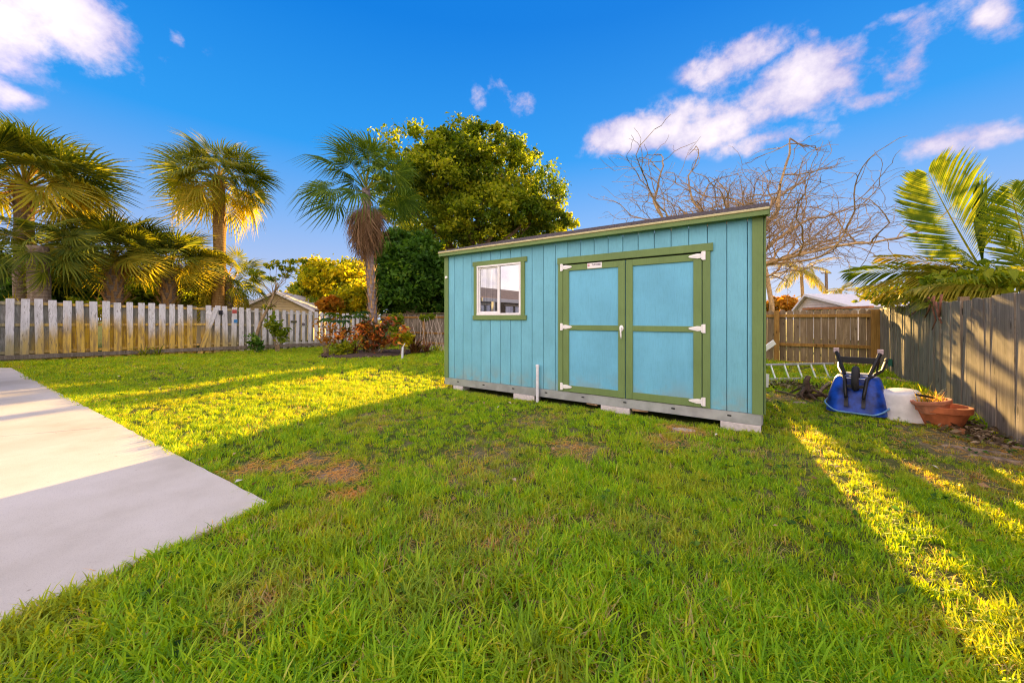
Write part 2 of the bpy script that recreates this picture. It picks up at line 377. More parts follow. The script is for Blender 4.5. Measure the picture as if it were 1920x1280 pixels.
def white_stain_and_glow(nt, c, v, o, r):
    """old white paint: grey bare wood and mildew plus golden light painted up from the ground"""
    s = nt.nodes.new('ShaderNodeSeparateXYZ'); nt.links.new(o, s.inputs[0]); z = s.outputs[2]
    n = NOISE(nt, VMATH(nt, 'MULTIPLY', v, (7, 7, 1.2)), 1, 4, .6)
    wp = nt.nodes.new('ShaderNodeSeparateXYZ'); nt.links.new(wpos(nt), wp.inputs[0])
    wl = MAPR(nt, wp.outputs[0], -11.2, -12.6)                 # mildew and painted golden light reach higher at the left end
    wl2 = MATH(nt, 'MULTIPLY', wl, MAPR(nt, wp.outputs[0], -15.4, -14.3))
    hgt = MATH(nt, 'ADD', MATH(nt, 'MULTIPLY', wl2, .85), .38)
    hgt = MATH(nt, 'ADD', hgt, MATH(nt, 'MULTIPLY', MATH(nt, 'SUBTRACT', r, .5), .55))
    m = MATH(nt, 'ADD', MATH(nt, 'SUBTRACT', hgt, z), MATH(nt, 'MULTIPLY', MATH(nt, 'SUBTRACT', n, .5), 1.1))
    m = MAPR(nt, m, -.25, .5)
    mildew_glow = MIX(nt, MAPR(nt, NOISE(nt, VMATH(nt, 'MULTIPLY', v, (14, 14, 1.8)), 1, 4), .35, .65), (.80, .50, .02), (.38, .22, .02))  # golden tones: mildew with the glow of low light put into the colour
    mildew_glow = MIX(nt, wl2, MIX(nt, NOISE(nt, v, 7, 4), (.26, .25, .10), (.40, .38, .24)), mildew_glow)
    c = MIX(nt, MATH(nt, 'MULTIPLY', m, .88), c, mildew_glow)
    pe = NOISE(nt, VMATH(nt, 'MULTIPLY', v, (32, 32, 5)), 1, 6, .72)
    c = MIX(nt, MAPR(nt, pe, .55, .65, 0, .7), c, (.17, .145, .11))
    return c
M_soil = soil_mat(); M_grass = grass_mat('grass_blades'); M_straw = grass_mat('dry_grass', .75)
M_conc = concrete_mat()
M_teal = paint_mat('teal_siding_paint', (.165, .46, .58), 1.4, dirt=(.30, .30, .24)); M_door = paint_mat('teal_door_paint', (.15, .46, .64), 1.2, dirt=(.30, .30, .24))
M_green = paint_mat('olive_trim_paint', (.155, .24, .08), .8)
M_cream = plain('cream_drip_edge', (.50, .45, .23), .5, .08)
M_shingle = plain('grey_shingle', (.10, .09, .10), .95, .45, 60, .6)
M_metal = plain('galvanised_steel', (.42, .45, .47), .45, .15, 6, .1, .55)
M_slot = plain('dark_opening', (.008, .008, .008), .9, .1, 10, 0)
M_white = plain('white_vinyl', (.80, .79, .78), .4, .03, 9, .03)
M_whitep = plain('white_painted_metal', (.82, .81, .79), .38, .04, 30, .04, 0, .5)
M_block = plain('concrete_block', (.60, .57, .56), .95, .12, 30, .6)
M_pipe = plain('white_pipe', (.70, .71, .75), .4, .1, 14, .05)
M_wfence = wood('weathered_white_paint', (.60, .59, .57), (.80, .79, .78), (.86, .85, .84), knots=False, rvar=.15, stain=white_stain_and_glow, grain=(50, 50, 4))
M_wfence_b = wood('shaded_white_paint', (.20, .20, .17), (.36, .36, .32), (.52, .52, .48), knots=False, rvar=.6, stain=white_stain_and_glow, grain=(40, 40, 5))  # darker copy for the back pickets: shade of the gaps put into the colour
M_grey = wood('weathered_grey_cedar', (.14, .115, .085), (.31, .255, .195), (.47, .41, .34), rvar=.65)
M_greyr = wood('weathered_brown_cedar', (.17, .115, .065), (.29, .205, .125), (.40, .30, .20), rvar=.5)
M_post = wood('treated_post', (.22, .11, .03), (.38, .20, .05), (.50, .30, .09), rvar=.3)
M_rawwood = plain('raw_timber', (.38, .24, .13), .9, .25, 14, .3)
M_blue = plain('blue_enamel', (.005, .045, .30), .36, .85, 5, .05, 0, .3)
M_black = plain('black_steel', (.012, .012, .014), .45, .3, 20, .1)
M_rubber = plain('black_rubber', (.025, .025, .027), .8, .2, 20, .2)
M_terra = plain('terracotta', (.42, .125, .045), .85, .25, 9, .25)
M_terral = plain('pale_terracotta', (.50, .20, .11), .85, .22, 12, .2)
M_bucket = plain('white_plastic', (.66, .65, .64), .5, .12, 7, .1)
M_alu = plain('dull_aluminium', (.60, .60, .62), .4, .15, 15, .1, .5)
M_mulch = plain('dark_mulch', (.07, .045, .03), 1, .6, 40, 1)
M_bark = plain('grey_brown_bark', (.20, .14, .09), .95, .4, 9, .8)
M_barebark = plain('pale_tan_bark', (.46, .32, .15), .9, .3, 7, .5)
M_twig = plain('brown_twig', (.30, .215, .12), .9, .3, 7, .3)

# ------------------------------------------------------------------ ground
dF = Vector((.588, .809, 0)).normalized(); dB = Vector((-.809, .588, 0)).normalized()
CR = Vector((9.2, 9.43, 0))
PL0 = Vector((-15.19, 11.17, 0))
LEN_B = (CR - PL0).dot(Vector((.809, -.588, 0)).normalized())
CL = CR + dB * LEN_B

def build_ground():
    xs = np.concatenate([np.linspace(-600, -30, 12)[:-1], np.linspace(-30, 30, 121), np.linspace(30, 600, 12)[1:]])
    ys = np.concatenate([np.linspace(-300, -10, 8)[:-1], np.linspace(-10, 40, 101), np.linspace(40, 900, 14)[1:]])
    V = [(x, y, gz(x, y)) for y in ys for x in xs]; w = len(xs)
    Fs = [(j * w + i, j * w + i + 1, (j + 1) * w + i + 1, (j + 1) * w + i) for j in range(len(ys) - 1) for i in range(w - 1)]
    mb = MB(); mb.v = V; mb.f = Fs
    o = mb.build('ground', M_soil, smooth=True); tag(o, kind='structure', label='lawn soil and thatch reaching out under the yards')
build_ground()

# slab: two panels with a joint
A = gpt(507, 941, .03); B0 = gpt(0, 1167, .03); B = A + (B0 - A) * 2.6; C = gpt(22, 689.5, .03)
J1 = gpt(0, 818, .03); J2 = gpt(232, 798, .03); jd = (J2 - J1).normalized()
def isect(p, d, q, e):
    t = ((q.x - p.x) * e.y - (q.y - p.y) * e.x) / (d.x * e.y - d.y * e.x); return p + d * t
JA = isect(J1, jd, A, C - A); farl = C + Vector((-9, .9, 0)); JL = J1 - jd * 12
patio = link('patio', None); tag(patio, 'pale concrete patio slab with a straight joint, at the left of the lawn', None, None, 'structure')
jn = Vector((-jd.y, jd.x, 0)) * .004
def rough_edges(poly, step=.12, amp=.006):
    q = random.Random(12); out = []
    for a, b in zip(poly, poly[1:] + poly[:1]):
        n = int(min(90, (b - a).length / step)) + 1
        for i in range(n):
            p = a.lerp(b, i / n); out.append(p + Vector((q.uniform(-1, 1), q.uniform(-1, 1), 0)) * (amp if 0 < i else amp * .5))
    return out
def prism(poly, z0, z1, name, mat, parent):
    poly = rough_edges(poly)
    n = len(poly); mb = MB(); e = .008
    c = sum(poly, Vector()) / n
    def ins(p): return p + (c - p).normalized() * e
    mb.add([(p.x, p.y, z0) for p in poly] + [(p.x, p.y, z1 - e) for p in poly] + [(ins(p).x, ins(p).y, z1) for p in poly],
           [tuple(2 * n + i for i in range(n))] + [(k * n + i, k * n + (i + 1) % n, (k + 1) * n + (i + 1) % n, (k + 1) * n + i) for k in (0, 1) for i in range(n)])
    return mb.build(name, mat, parent)
SLAB_NEAR = [B, A, JA - jn, JL - jn, Vector((-14, -4, 0))]
SLAB_FAR = [JA + jn, C, farl, JL + jn]
prism(SLAB_NEAR, -.1, .03, 'slab', M_conc, patio); prism(SLAB_FAR, -.1, .03, 'slab', M_conc, patio)

# ------------------------------------------------------------------ shed
S_ANG = R(34.05); SL = 4.88; SD = 1.95
shed = thing('garden_shed', 'teal garden shed with olive green trim, double doors and a sliding window', 'shed', (-1.2317, 6.955, 0), -S_ANG)
ZB, ZT, T = .18, 2.42, .012
Z0 = .055
def front_y(z): return 0
ca, sa = math.cos(S_ANG), math.sin(S_ANG)
def sp(s, y, z=0): return Vector((-1.2317 + ca * s + sa * y, 6.955 - sa * s + ca * y, z))
# local frame: x along front, y depth, z up; front face plane y=0 (boards stand from y=-0 to .012)
bd = MB().box((SL / 2, SD / 2 + .01, 1.29), (SL - .04, SD - .04, 2.16)).build('wall_core', M_slot, shed)
def siding(x0, x1, z0, z1, y=0):
    w = x1 - x0
    return MB().bbox((0, 0, 0), (w, .016, z1 - z0), .004)
WX0, WX1, WZ0, WZ1 = .74, 1.72, 1.29, 2.18        # window hole
DX0, DX1, DZ1 = 2.37, 4.32, 2.10
gs = [.0] + [.235 + .2045 * i for i in range(0, 23)] + [SL]
gs = [g for g in gs if g <= SL]
for a, b in zip(gs[:-1], gs[1:]):
    if b - a < .02: continue
    segs = [(ZB, ZT)]
    if b > WX0 + .001 and a < WX1 - .001: segs = [(ZB, WZ0), (WZ1, ZT)]
    if b > DX0 + .001 and a < DX1 - .001: segs = [(DZ1, ZT)]
    for (z0, z1) in segs:
        mbx = MB().bbox((0, 0, (z1 - z0) / 2), (b - a - .006, .016, z1 - z0), .004)
        mbx.build('siding_board', M_teal, shed, loc=((a + b) / 2, .0, z0))
# fill beside the openings
for (x0, x1, z0, z1) in ((WX0 - .2, WX1 + .2, WZ0, WZ1), (DX0 - .2, DX1 + .2, ZB, DZ1)):
    for g0, g1 in zip(gs[:-1], gs[1:]):
        for (lo, hi) in ((g0, min(g1, (WX0 if z0 > 1 else DX0))), (max(g0, (WX1 if z0 > 1 else DX1)), g1)):
            inside = (g1 > (WX0 if z0 > 1 else DX0) + .001 and g0 < (WX1 if z0 > 1 else DX1) - .001)
            if inside and hi - lo > .03:
                MB().bbox((0, 0, (z1 - z0) / 2), (hi - lo - .006, .016, z1 - z0), .004).build('siding_board', M_teal, shed, loc=((lo + hi) / 2, 0, z0))
# sides and back
for k in range(9):
    y0 = .02 + k * .2045; y1 = min(y0 + .198, SD)
    if y1 - y0 < .05: continue
    hh = 2.475 + (y0 + .1) * .272 - .02 - ZB
    for x in (0.0, SL): MB().bbox((0, 0, hh / 2), (.016, y1 - y0, hh), .004).build('siding_board', M_teal, shed, loc=(x, (y0 + y1) / 2, ZB))
for a, b in zip(gs[:-1], gs[1:]):
    if b - a > .03: MB().bbox((0, 0, 1.3), (b - a - .006, .016, 2.6), .004).build('siding_board', M_teal, shed, loc=((a + b) / 2, SD, ZB))
# corner trims
for x, w in ((.0475, .095), (SL - .0475, .105)):
    MB().bbox((0, 0, (ZT - ZB) / 2), (w, .022, ZT - ZB), .003).build('corner_trim', M_green, shed, loc=(x, -.018, ZB))
for x in (-.019, SL + .019):
    for y in (.05, SD - .04): MB().bbox((0, 0, (ZT - ZB + (y > 1) * .4) / 2), (.022, .09, ZT - ZB + (y > 1) * .4), .003).build('corner_trim', M_green, shed, loc=(x, y, ZB))
# skid rail with slots
sk = MB()
sk.box((SL / 2 - .005, -.004, (Z0 + ZB) / 2 - .001), (SL - .012, .03, ZB - Z0 - .004))
sk.box((SL / 2 - .005, SD, (Z0 + ZB) / 2 - .001), (SL - .012, .03, ZB - Z0 - .004))
sk.box((.01, SD / 2, (Z0 + ZB) / 2), (.03, SD - .05, ZB - Z0 - .004)); sk.box((SL - .012, SD / 2, (Z0 + ZB) / 2), (.03, SD - .05, ZB - Z0 - .004))
skid = sk.build('steel_skid', M_metal, shed)
for s_ in (.329, .914, 1.523, 2.127, 2.73, 3.335, 3.943, 4.556):
    MB().box((0, 0, 0), (.042, .006, .016)).build('slot', M_slot, skid, loc=(s_, -.0205, .128))
# roof
rs = .272
ROOF_A = math.atan(rs)
rf = MB()
ovf, ovs = .10, .055
zf = 2.475
def rz(y): return zf + (y + ovf) * rs
rf.add([(-ovs, -ovf, rz(-ovf) - .012), (SL + ovs, -ovf, rz(-ovf) - .012), (SL + ovs, SD + .1, rz(SD + .1) - .012), (-ovs, SD + .1, rz(SD + .1) - .012),
        (-ovs, -ovf, rz(-ovf)), (SL + ovs, -ovf, rz(-ovf)), (SL + ovs, SD + .1, rz(SD + .1)), (-ovs, SD + .1, rz(SD + .1))],
       [(0, 3, 2, 1), (4, 5, 6, 7), (0, 1, 5, 4), (1, 2, 6, 5), (2, 3, 7, 6), (3, 0, 4, 7)])
roof_o = rf.build('roof', M_rawwood, shed)
sh = MB(); rr = random.Random(3)
row = 0; y = -ovf - .015
while y < SD + .05:
    x = -ovs - .01 - (.15 if row % 2 else 0)
    while x < SL + ovs:
        w = .30; x1 = min(x + w - .006, SL + ovs + .01); xx = max(x, -ovs - .01); dz = rr.uniform(0, .004)
        if x1 > xx:
            z0 = rz(y); z1 = rz(y + .17)
            sh.add([(xx, y, z0 + .004), (x1, y, z0 + .004), (x1, y + .17, z1 + .003), (xx, y + .17, z1 + .003),
                    (xx, y, z0 + .016 + dz), (x1, y, z0 + .016 + dz), (x1, y + .17, z1 + .008), (xx, y + .17, z1 + .008)],
                   [(4, 5, 6, 7), (0, 1, 5, 4), (1, 2, 6, 5), (3, 0, 4, 7)])
        x += w
    y += .145; row += 1
sho = sh.build('shingles', M_shingle, roof_o); sho['kind'] = 'stuff'
MB().bbox((0, 0, 0), (SL + 2 * ovs, .022, .052), .002).build('fascia', M_green, roof_o, loc=(SL / 2, -ovf - .005, 2.415))
MB().bbox((0, 0, 0), (SL + 2 * ovs + .012, .034, .030), .006).build('drip_edge', M_cream, roof_o, loc=(SL / 2, -ovf - .012, 2.457))
MB().box((0, 0, 0), (SL + 2 * ovs - .01, .10, .012)).build('soffit', M_green, roof_o, loc=(SL / 2, -.048, 2.40))
for x in (-ovs, SL + ovs):
    mbx = MB(); L = math.hypot(SD + .2, (SD + .2) * rs)
    mbx.box((0, 0, 0), (.022, L, .085), rot=(ROOF_A, 0, 0)); mbx.build('rake_board', M_green, roof_o, loc=(x, SD / 2, rz(SD / 2) - .06))
# window
def wbar(p, name, mat, x0, x1, z0, z1, y, th, bev=.003):
    return MB().bbox((0, 0, 0), (x1 - x0, th, z1 - z0), bev).build(name, mat, p, loc=((x0 + x1) / 2, y, (z0 + z1) / 2))
win = MB().box((1.221, .03, 1.7365), (.89, .01, .84)).build('window', M_slot, shed)
wbar(win, 'window_trim', M_green, .68, 1.785, 2.16, 2.238, -.0195, .026)
wbar(win, 'window_trim', M_green, .68, 1.775, 1.235, 1.312, -.0195, .026)
wbar(win, 'window_trim', M_green, .70, .770, 1.3125, 2.1595, -.018, .022)
wbar(win, 'window_trim', M_green, 1.672, 1.742, 1.3125, 2.1595, -.018, .022)
fr = MB()
X0, X1, W0, W1 = .771, 1.671, 1.3125, 2.1595
fr.bbox(((X0 + X1) / 2, -.012, W1 - .016), (X1 - X0, .045, .032), .004); fr.bbox(((X0 + X1) / 2, -.012, W0 + .018), (X1 - X0, .045, .036), .004)
fr.bbox((X0 + .015, -.012, (W0 + W1) / 2), (.030, .044, W1 - W0 - .068), .004); fr.bbox((X1 - .017, -.012, (W0 + W1) / 2), (.034, .044, W1 - W0 - .068), .004)
fr.build('window_frame', M_white, win)
sa_ = MB(); a0, a1 = X0 + .031, 1.205; b0, b1 = W0 + .037, W1 - .033
sa_.bbox(((a0 + a1) / 2, .003, b1 - .013), (a1 - a0, .022, .026), .003); sa_.bbox(((a0 + a1) / 2, .003, b0 + .015), (a1 - a0, .022, .03), .003)
sa_.bbox((a0 + .014, .003, (b0 + b1) / 2), (.028, .0215, b1 - b0 - .057), .003)
sa_.build('sliding_sash', M_white, win)
wbar(win, 'mullion', M_white, 1.206, 1.254, W0 + .037, W1 - .033, -.008, .034, .005)
def glass(name, refl, tint):
    m, nt, b = newmat(name)
    b.inputs['Base Color'].default_value = (*tint, 1); b.inputs['Roughness'].default_value = .3
    g = nt.nodes.new('ShaderNodeBsdfGlossy'); g.inputs['Roughness'].default_value = .01; g.inputs['Color'].default_value = (.58, .62, .70, 1)
    mx = nt.nodes.new('ShaderNodeMixShader'); nt.links.new(b.outputs[0], mx.inputs[1]); nt.links.new(g.outputs[0], mx.inputs[2])
    if refl < .5:
        p = coords(nt, 'Object'); s = NOISE(nt, VMATH(nt, 'MULTIPLY', p, (30, 30, 1.4)), 1, 4)
        nt.links.new(MAPR(nt, s, .35, .65, refl - .1, refl + .1), mx.inputs[0])
        nt.links.new(MIX(nt, MAPR(nt, s, .45, .7), tint, tuple(k * 2.5 for k in tint)), b.inputs['Base Color'])
    else: mx.inputs[0].default_value = refl
    nt.links.new(mx.outputs[0], nt.nodes['Material Output'].inputs[0]); return m
M_g1 = glass('screened_glass', .42, (.03, .04, .055)); M_g2 = glass('reflective_glass', .56, (.02, .02, .025))
wbar(win, 'pane', M_g1, a0 + .028, 1.206, b0 + .03, b1 - .026, .004, .005, .001)
wbar(win, 'pane', M_g2, 1.254, X1 - .034, W0 + .036, W1 - .032, -.004, .005, .001)
# door surround
hd = wbar(shed, 'door_header', M_green, 2.327, 4.388, 2.062, 2.158, -.0205, .028)
for a, b in ((2.335, 2.412), (4.276, 4.36)): wbar(shed, 'door_jamb', M_green, a, b, ZB + .004, 2.061, -.019, .022)
def door(x0, x1, hinge_left):
    d = MB().bbox((0, 0, 0), (x1 - x0 - .004, .02, 2.046 - ZB - .006), .002).build('door', M_door, shed, loc=((x0 + x1) / 2, -.003, (2.046 + ZB) / 2))
    w = x1 - x0; h = 2.046 - ZB; cz = (2.046 + ZB) / 2; cx = (x0 + x1) / 2
    def bar(name, a, b, c, e, y=-.0195):
        wbar(d, name, M_green, a - cx, b - cx, c - cz, e - cz, y, .016, .002)
    st = .095
    bar('door_stile', x0 + .003, x0 + st, ZB + .006, 2.042); bar('door_stile', x1 - st, x1 - .003, ZB + .006, 2.042)
    for c, e in ((1.957, 2.042), (1.09, 1.162), (ZB + .006, ZB + .098)): bar('door_rail', x0 + st + .001, x1 - st - .001, c, e)
    for z in (2.012, 1.135, .257):
        hb = MB(); sgn = 1 if hinge_left else -1; ex = x0 if hinge_left else x1
        hb.bbox((ex - cx - sgn * .022, -.036, z - cz), (.036, .006, .105), .002)
        hb.tube([(ex - cx, -.040, z - cz - .045), (ex - cx, -.040, z - cz + .045)], .008, 8)
        pts = [(0, .026), (.05, .030), (.10, .020), (.135, .012), (.15, 0)]
        prof = [(p, q) for p, q in pts] + [(p, -q) for p, q in pts[::-1][1:]]
        vs = [(ex - cx + sgn * p, yy, z - cz + q) for yy in (-.030, -.0365) for p, q in prof]; n = len(prof)
        fs = [tuple(range(n)), tuple(range(n, 2 * n))[::-1]] + [(i, (i + 1) % n, n + (i + 1) % n, n + i) for i in range(n)]
        hb.add(vs, fs)
        hb.box((ex - cx + sgn * .06, -.038, z - cz), (.075, .004, .012))
        hb.build('hinge', M_whitep, d)
    return d, cx, cz
dl, cx, cz = door(2.416, 3.340, True); dr_, _, _ = door(3.346, 4.270, False)
hn = MB(); hx = 3.292 - cx
ring = lambda x, y, z, rx, rzz, n=16: [(x + rx * math.cos(2 * math.pi * k / n), y, z + rzz * math.sin(2 * math.pi * k / n)) for k in range(n)]
hn.loft([ring(hx, -.028, 1.125 - cz, .030, .042), ring(hx, -.036, 1.125 - cz, .030, .042), ring(hx, -.040, 1.125 - cz, .022, .034)])
hn.tube([(hx, -.036, 1.13 - cz), (hx, -.075, 1.13 - cz), (hx + .004, -.082, 1.11 - cz), (hx + .008, -.080, 1.01 - cz), (hx + .008, -.07, .985 - cz)], [.012, .012, .013, .010, .008], 8)
hn.build('door_handle', M_whitep, dl, smooth=True)
# sign
sg = MB().bbox((0, 0, 0), (.215, .004, .076), .001).build('name_sign', plain('sign_white', (.80, .78, .77), .4, .02, 5, 0), shed, loc=(2.909, -.0305, 2.004))
M_dkred = plain('sign_dark_print', (.05, .03, .10), .5, .05, 5, 0); M_red = plain('sign_red_print', (.55, .10, .14), .5, .05, 5, 0)
cu = bpy.data.curves.new('lettering', 'FONT'); cu.body = 'TUFF SHED'; cu.size = .034; cu.extrude = .0006; cu.offset = .0009; cu.align_x = 'CENTER'; cu.align_y = 'CENTER'
_t = bpy.data.objects.new('lettering_source', cu); COL.objects.link(_t); bpy.context.view_layer.update()
_me = bpy.data.meshes.new_from_object(_t.evaluated_get(bpy.context.evaluated_depsgraph_get())); _me.materials.clear(); _me.materials.append(M_dkred)
bpy.data.objects.remove(_t); bpy.data.curves.remove(cu)
link('lettering', _me, sg, loc=(.026, -.0030, .010), rot=(R(90), 0, 0), scale=(.80, 1, 1))
lg = MB(); lg.tube([(-.085 + .018 * math.cos(a), -.003, .008 + .018 * math.sin(a)) for a in np.linspace(0, 2 * math.pi, 15)], .0016, 4)
lg.add([(-.094, -.0034, -.002), (-.076, -.0034, -.002), (-.076, -.0034, .010), (-.085, -.0034, .018), (-.094, -.0034, .010)], [(0, 1, 2, 3, 4)])
lg.build('logo', M_red, sg)
# round cover by the left trim
MB().tube([(.058, -.029, 2.01), (.058, -.045, 2.01), (.058, -.052, 2.01)], [.026, .026, .016], 16).build('round_cover', M_whitep, shed, smooth=False)

# blocks under the skid
def loc_box(name, x, y, z, size, mat, label, cat, group=None, rot=0):
    p = sp(x, y, z); o = MB().bbox((0, 0, 0), size, .006).build(name, mat, None, loc=p, rot=(0, 0, -S_ANG + rot)); return tag(o, label, cat, group)
bl = 'concrete blocks carrying the shed'
for x, lab, w in ((4.665, 'concrete block under the right front corner of the teal shed', .40), (3.197, 'concrete block under the shed below the meeting edge of the two doors', .40),
                  (1.724, 'concrete block under the shed just left of the upright white pipe', .39), (.33, 'concrete block under the left front end of the shed', .22)):
    loc_box('concrete_block', x, .075, -.048, (w, .19, .20), M_block, lab, 'block', bl)
for x, lab in ((4.665, 'concrete block under the right rear corner of the shed'), (.33, 'concrete block under the left rear corner of the shed')):
    loc_box('concrete_block', x, SD - .1, -.048, (.4, .19, .20), M_block, lab, 'block', bl)
loc_box('wood_shim', 3.52, .05, .040, (.20, .12, .025), M_rawwood, 'raw timber shim poking out under the skid right of the door-centre block', 'shim', None, .2)
loc_box('wood_shim', 2.86, .06, .038, (.16, .12, .025), M_rawwood, 'raw timber shim poking out under the skid left of the door-centre block', 'shim', None, -.1)
p = sp(2.0, -.06, -.03)
pp = thing('vent_pipe', 'upright white pipe standing against the shed skid left of the doors', 'pipe', p)
MB().tube([(0, 0, 0), (0, 0, .55)], .024, 12).build('pipe', M_pipe, pp, smooth=False)
MB().tube([(0, 0, .545), (0, 0, .575), (0, 0, .582)], [.029, .029, .022], 12).build('cap', M_pipe, pp)

# ------------------------------------------------------------------ fences
board_cache = {}
def board(w, t, h, top='flat'):
    k = (round(w, 3), round(t, 3), round(h, 2), top)
    if k in board_cache: return board_cache[k]
    mb = MB(); hw, ht = w / 2, t / 2; e = .006
    if top == 'dog': out = [(-hw, 0), (hw, 0), (hw, h - .05), (hw - .035, h), (-hw + .035, h), (-hw, h - .05)]
    else: out = [(-hw, 0), (hw, 0), (hw, h - .006), (hw - .006, h), (-hw + .006, h), (-hw, h - .006)]
    n = len(out)
    vs = [(x, -ht, z) for x, z in out] + [(x, ht, z) for x, z in out]
    mb.add(vs, [tuple(range(n)), tuple(range(n, 2 * n))[::-1]] + [((i + 1) % n, i, n + i, n + (i + 1) % n) for i in range(n)])
    board_cache[k] = mb.mesh('board'); return board_cache[k]
def place_board(name, data, mat, parent, loc, ang, lean=(0, 0)):
    d = data
    if not d.materials: d.materials.append(mat)
    elif d.materials[0] != mat:
        kk = (d.name, mat.name)
        if kk not in board_cache: c = d.copy(); c.materials.clear(); c.materials.append(mat); board_cache[kk] = c
        d = board_cache[kk]
    return link(name, d, parent, loc=loc, rot=(lean[0], lean[1], ang))
fr_ = random.Random(11)
# right fence
angF = math.atan2(dF.y, dF.x)
rf_ = thing('board_fence', 'grey weathered board fence running along the right side, partly sunlit', 'fence', CR, angF + math.pi)   # local x runs from corner towards camera
s = .10
while s < 15.5:
    w = round((.142 + fr_.uniform(-.006, .006)) / .006) * .006; P = CR - dF * s; h = 1.53 + fr_.uniform(-.012, .012) + .01 * math.sin(s)
    place_board('board', board(round(w / .006) * .006, .018, round(h, 2)), M_grey, rf_, (s, fr_.uniform(-.006, .006), gz(P.x, P.y) - .02), 0, (fr_.uniform(-.012, .012), fr_.uniform(-.006, .006)))
    s += w + fr_.choice((.0015, .002, .004))
for z in (.3, .8, 1.35): MB().box((7.7, .035, z), (15.4, .04, .09)).build('rail', M_greyr, rf_)
for k in range(7): MB().box((.3 + 2.4 * k, .105, .76), (.09, .09, 1.6)).build('post', M_greyr, rf_)
# back fence (right stretch with rails towards the yard, then on behind the shed to the far left corner)
angB = math.atan2(dB.y, dB.x)
bf = thing('board_fence', 'brown dog-ear board fence across the back of the yard behind the shed', 'fence', CR, angB)   # local x runs left along the fence
s = .16
while s < LEN_B - .1:
    w = .14 + fr_.uniform(-.006, .006); P = CR + dB * s; g = gz(P.x, P.y); h = 1.52 - g + fr_.uniform(-.012, .012)
    place_board('board', board(round(w / .006) * .006, .018, round(h, 2), 'dog'), M_greyr if s < 12 else M_grey, bf, (s, -.02 + fr_.uniform(-.004, .004), g - .02), 0, (fr_.uniform(-.01, .01), fr_.uniform(-.008, .008)))
    s += w + (fr_.choice((.003, .008, .014)) if s < 8 else fr_.choice((.002, .005)))
for z in (.06, .56, 1.36):
    MB().bbox((LEN_B / 2, .012, z - .02), (LEN_B - .2, .04, .085), .004).build('rail', M_post, bf)
s = .0
for k, s in enumerate((.08, 2.10, 4.9, 7.3, 9.7, 12.1, 14.5, 16.9, 19.3)):
    P = CR + dB * s; g = gz(P.x, P.y)
    MB().bbox((s, .078, .74 + g / 2), (.12 if k else .17, .09, 1.50 - g), .006).build('post', M_post, bf)
mbx = MB(); mbx.box((LEN_B * .78, .03, 1.54), (LEN_B * .40, .10, .03)); mbx.build('cap_rail', M_greyr, bf)
# left white fence
def lf_prof(s):      # height of ground/top measured along the run
    us = [(-3, 0.0, 1.84), (0, -.0, 1.86), (1.7, -.03, 1.84), (5.2, .02, 1.78), (8.2, -.10, 1.64), (11.0, -.15, 1.53), (14, -.15, 1.5)]
    for (a, g0, t0), (b, g1, t1) in zip(us[:-1], us[1:]):
        if a <= s <= b: k = (s - a) / (b - a); return g0 + (g1 - g0) * k, t0 + (t1 - t0) * k
    return us[-1][1], us[-1][2]
LEN_L = (CL - PL0).length
lf = thing('picket_fence', 'old white painted fence of staggered boards with yellow mildew and golden light in the colour, along the left side', 'fence', PL0, angF)
s = -2.4; k = 0
while s < LEN_L - .1:
    g, t = lf_prof(s); P = PL0 + dF * s; gg = gz(P.x, P.y)
    w = .17 + fr_.uniform(-.012, .014) - .02 * sm(4, 9, s)
    lean = fr_.uniform(-.02, .02)
    if abs(s - 4.6) < .15: lean = .28
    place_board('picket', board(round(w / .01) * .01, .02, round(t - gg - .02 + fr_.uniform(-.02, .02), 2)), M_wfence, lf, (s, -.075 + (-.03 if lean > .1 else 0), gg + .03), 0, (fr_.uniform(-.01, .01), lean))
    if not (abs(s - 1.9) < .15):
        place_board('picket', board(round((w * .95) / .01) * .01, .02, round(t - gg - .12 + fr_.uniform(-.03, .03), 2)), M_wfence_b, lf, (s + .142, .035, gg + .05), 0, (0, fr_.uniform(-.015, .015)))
    s += .284 + fr_.uniform(-.02, .02); k += 1
for zf_ in (.13, .58, .93):
    n = 6; L = (LEN_L + 2.4) / n
    for i in range(n):
        s0 = -2.4 + i * L; g0, t0 = lf_prof(s0); g1, t1 = lf_prof(s0 + L); z0 = g0 + (t0 - g0) * zf_; z1 = g1 + (t1 - g1) * zf_
        mbx = MB(); mbx.box((0, 0, 0), (math.hypot(L, z1 - z0) - .01, .04, .085), rot=(0, -math.atan2(z1 - z0, L), 0))
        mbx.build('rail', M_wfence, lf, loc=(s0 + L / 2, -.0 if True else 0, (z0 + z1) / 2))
for i in range(7):
    s0 = -2.2 + i * 2.45; g0, t0 = lf_prof(s0); MB().box((s0, .10, (t0 - .1) / 2), (.09, .09, t0)).build('post', M_grey, lf)
kb = MB(); kb.box((LEN_L / 2 - 1.2, -.11, .05), (LEN_L + 2.2, .04, .13), rot=(0, R(.6), 0)); kb.build('kickboard', M_grey, lf)
def on_fence(s, z, name, size, mat, label, cat, rot=0):
    P = PL0 + dF * s + Vector((.809, -.588, 0)) * .10; o = MB().bbox((0, 0, 0), size, .004).build(name, mat, None, loc=(P.x, P.y, z), rot=(0, rot, angF)); return tag(o, label, cat)
def s_of(u):
    k_ = (u - 960) / F_PX; return (k_ * PL0.y - PL0.x) / (dF.x - k_ * dF.y)
M_dblue = plain('faded_blue_paint', (.06, .25, .55), .7, .2, 20); M_dred = plain('faded_red_paint', (.45, .08, .06), .7, .25, 20)
def zf_at(u, v):
    P = PL0 + dF * s_of(u); return CAM_H + (HOR - v) / F_PX * P.y
on_fence(s_of(440), zf_at(440, 602), 'plaque', (.13, .02, .14), M_dblue, 'small faded blue square plaque nailed to the white fence', 'plaque')
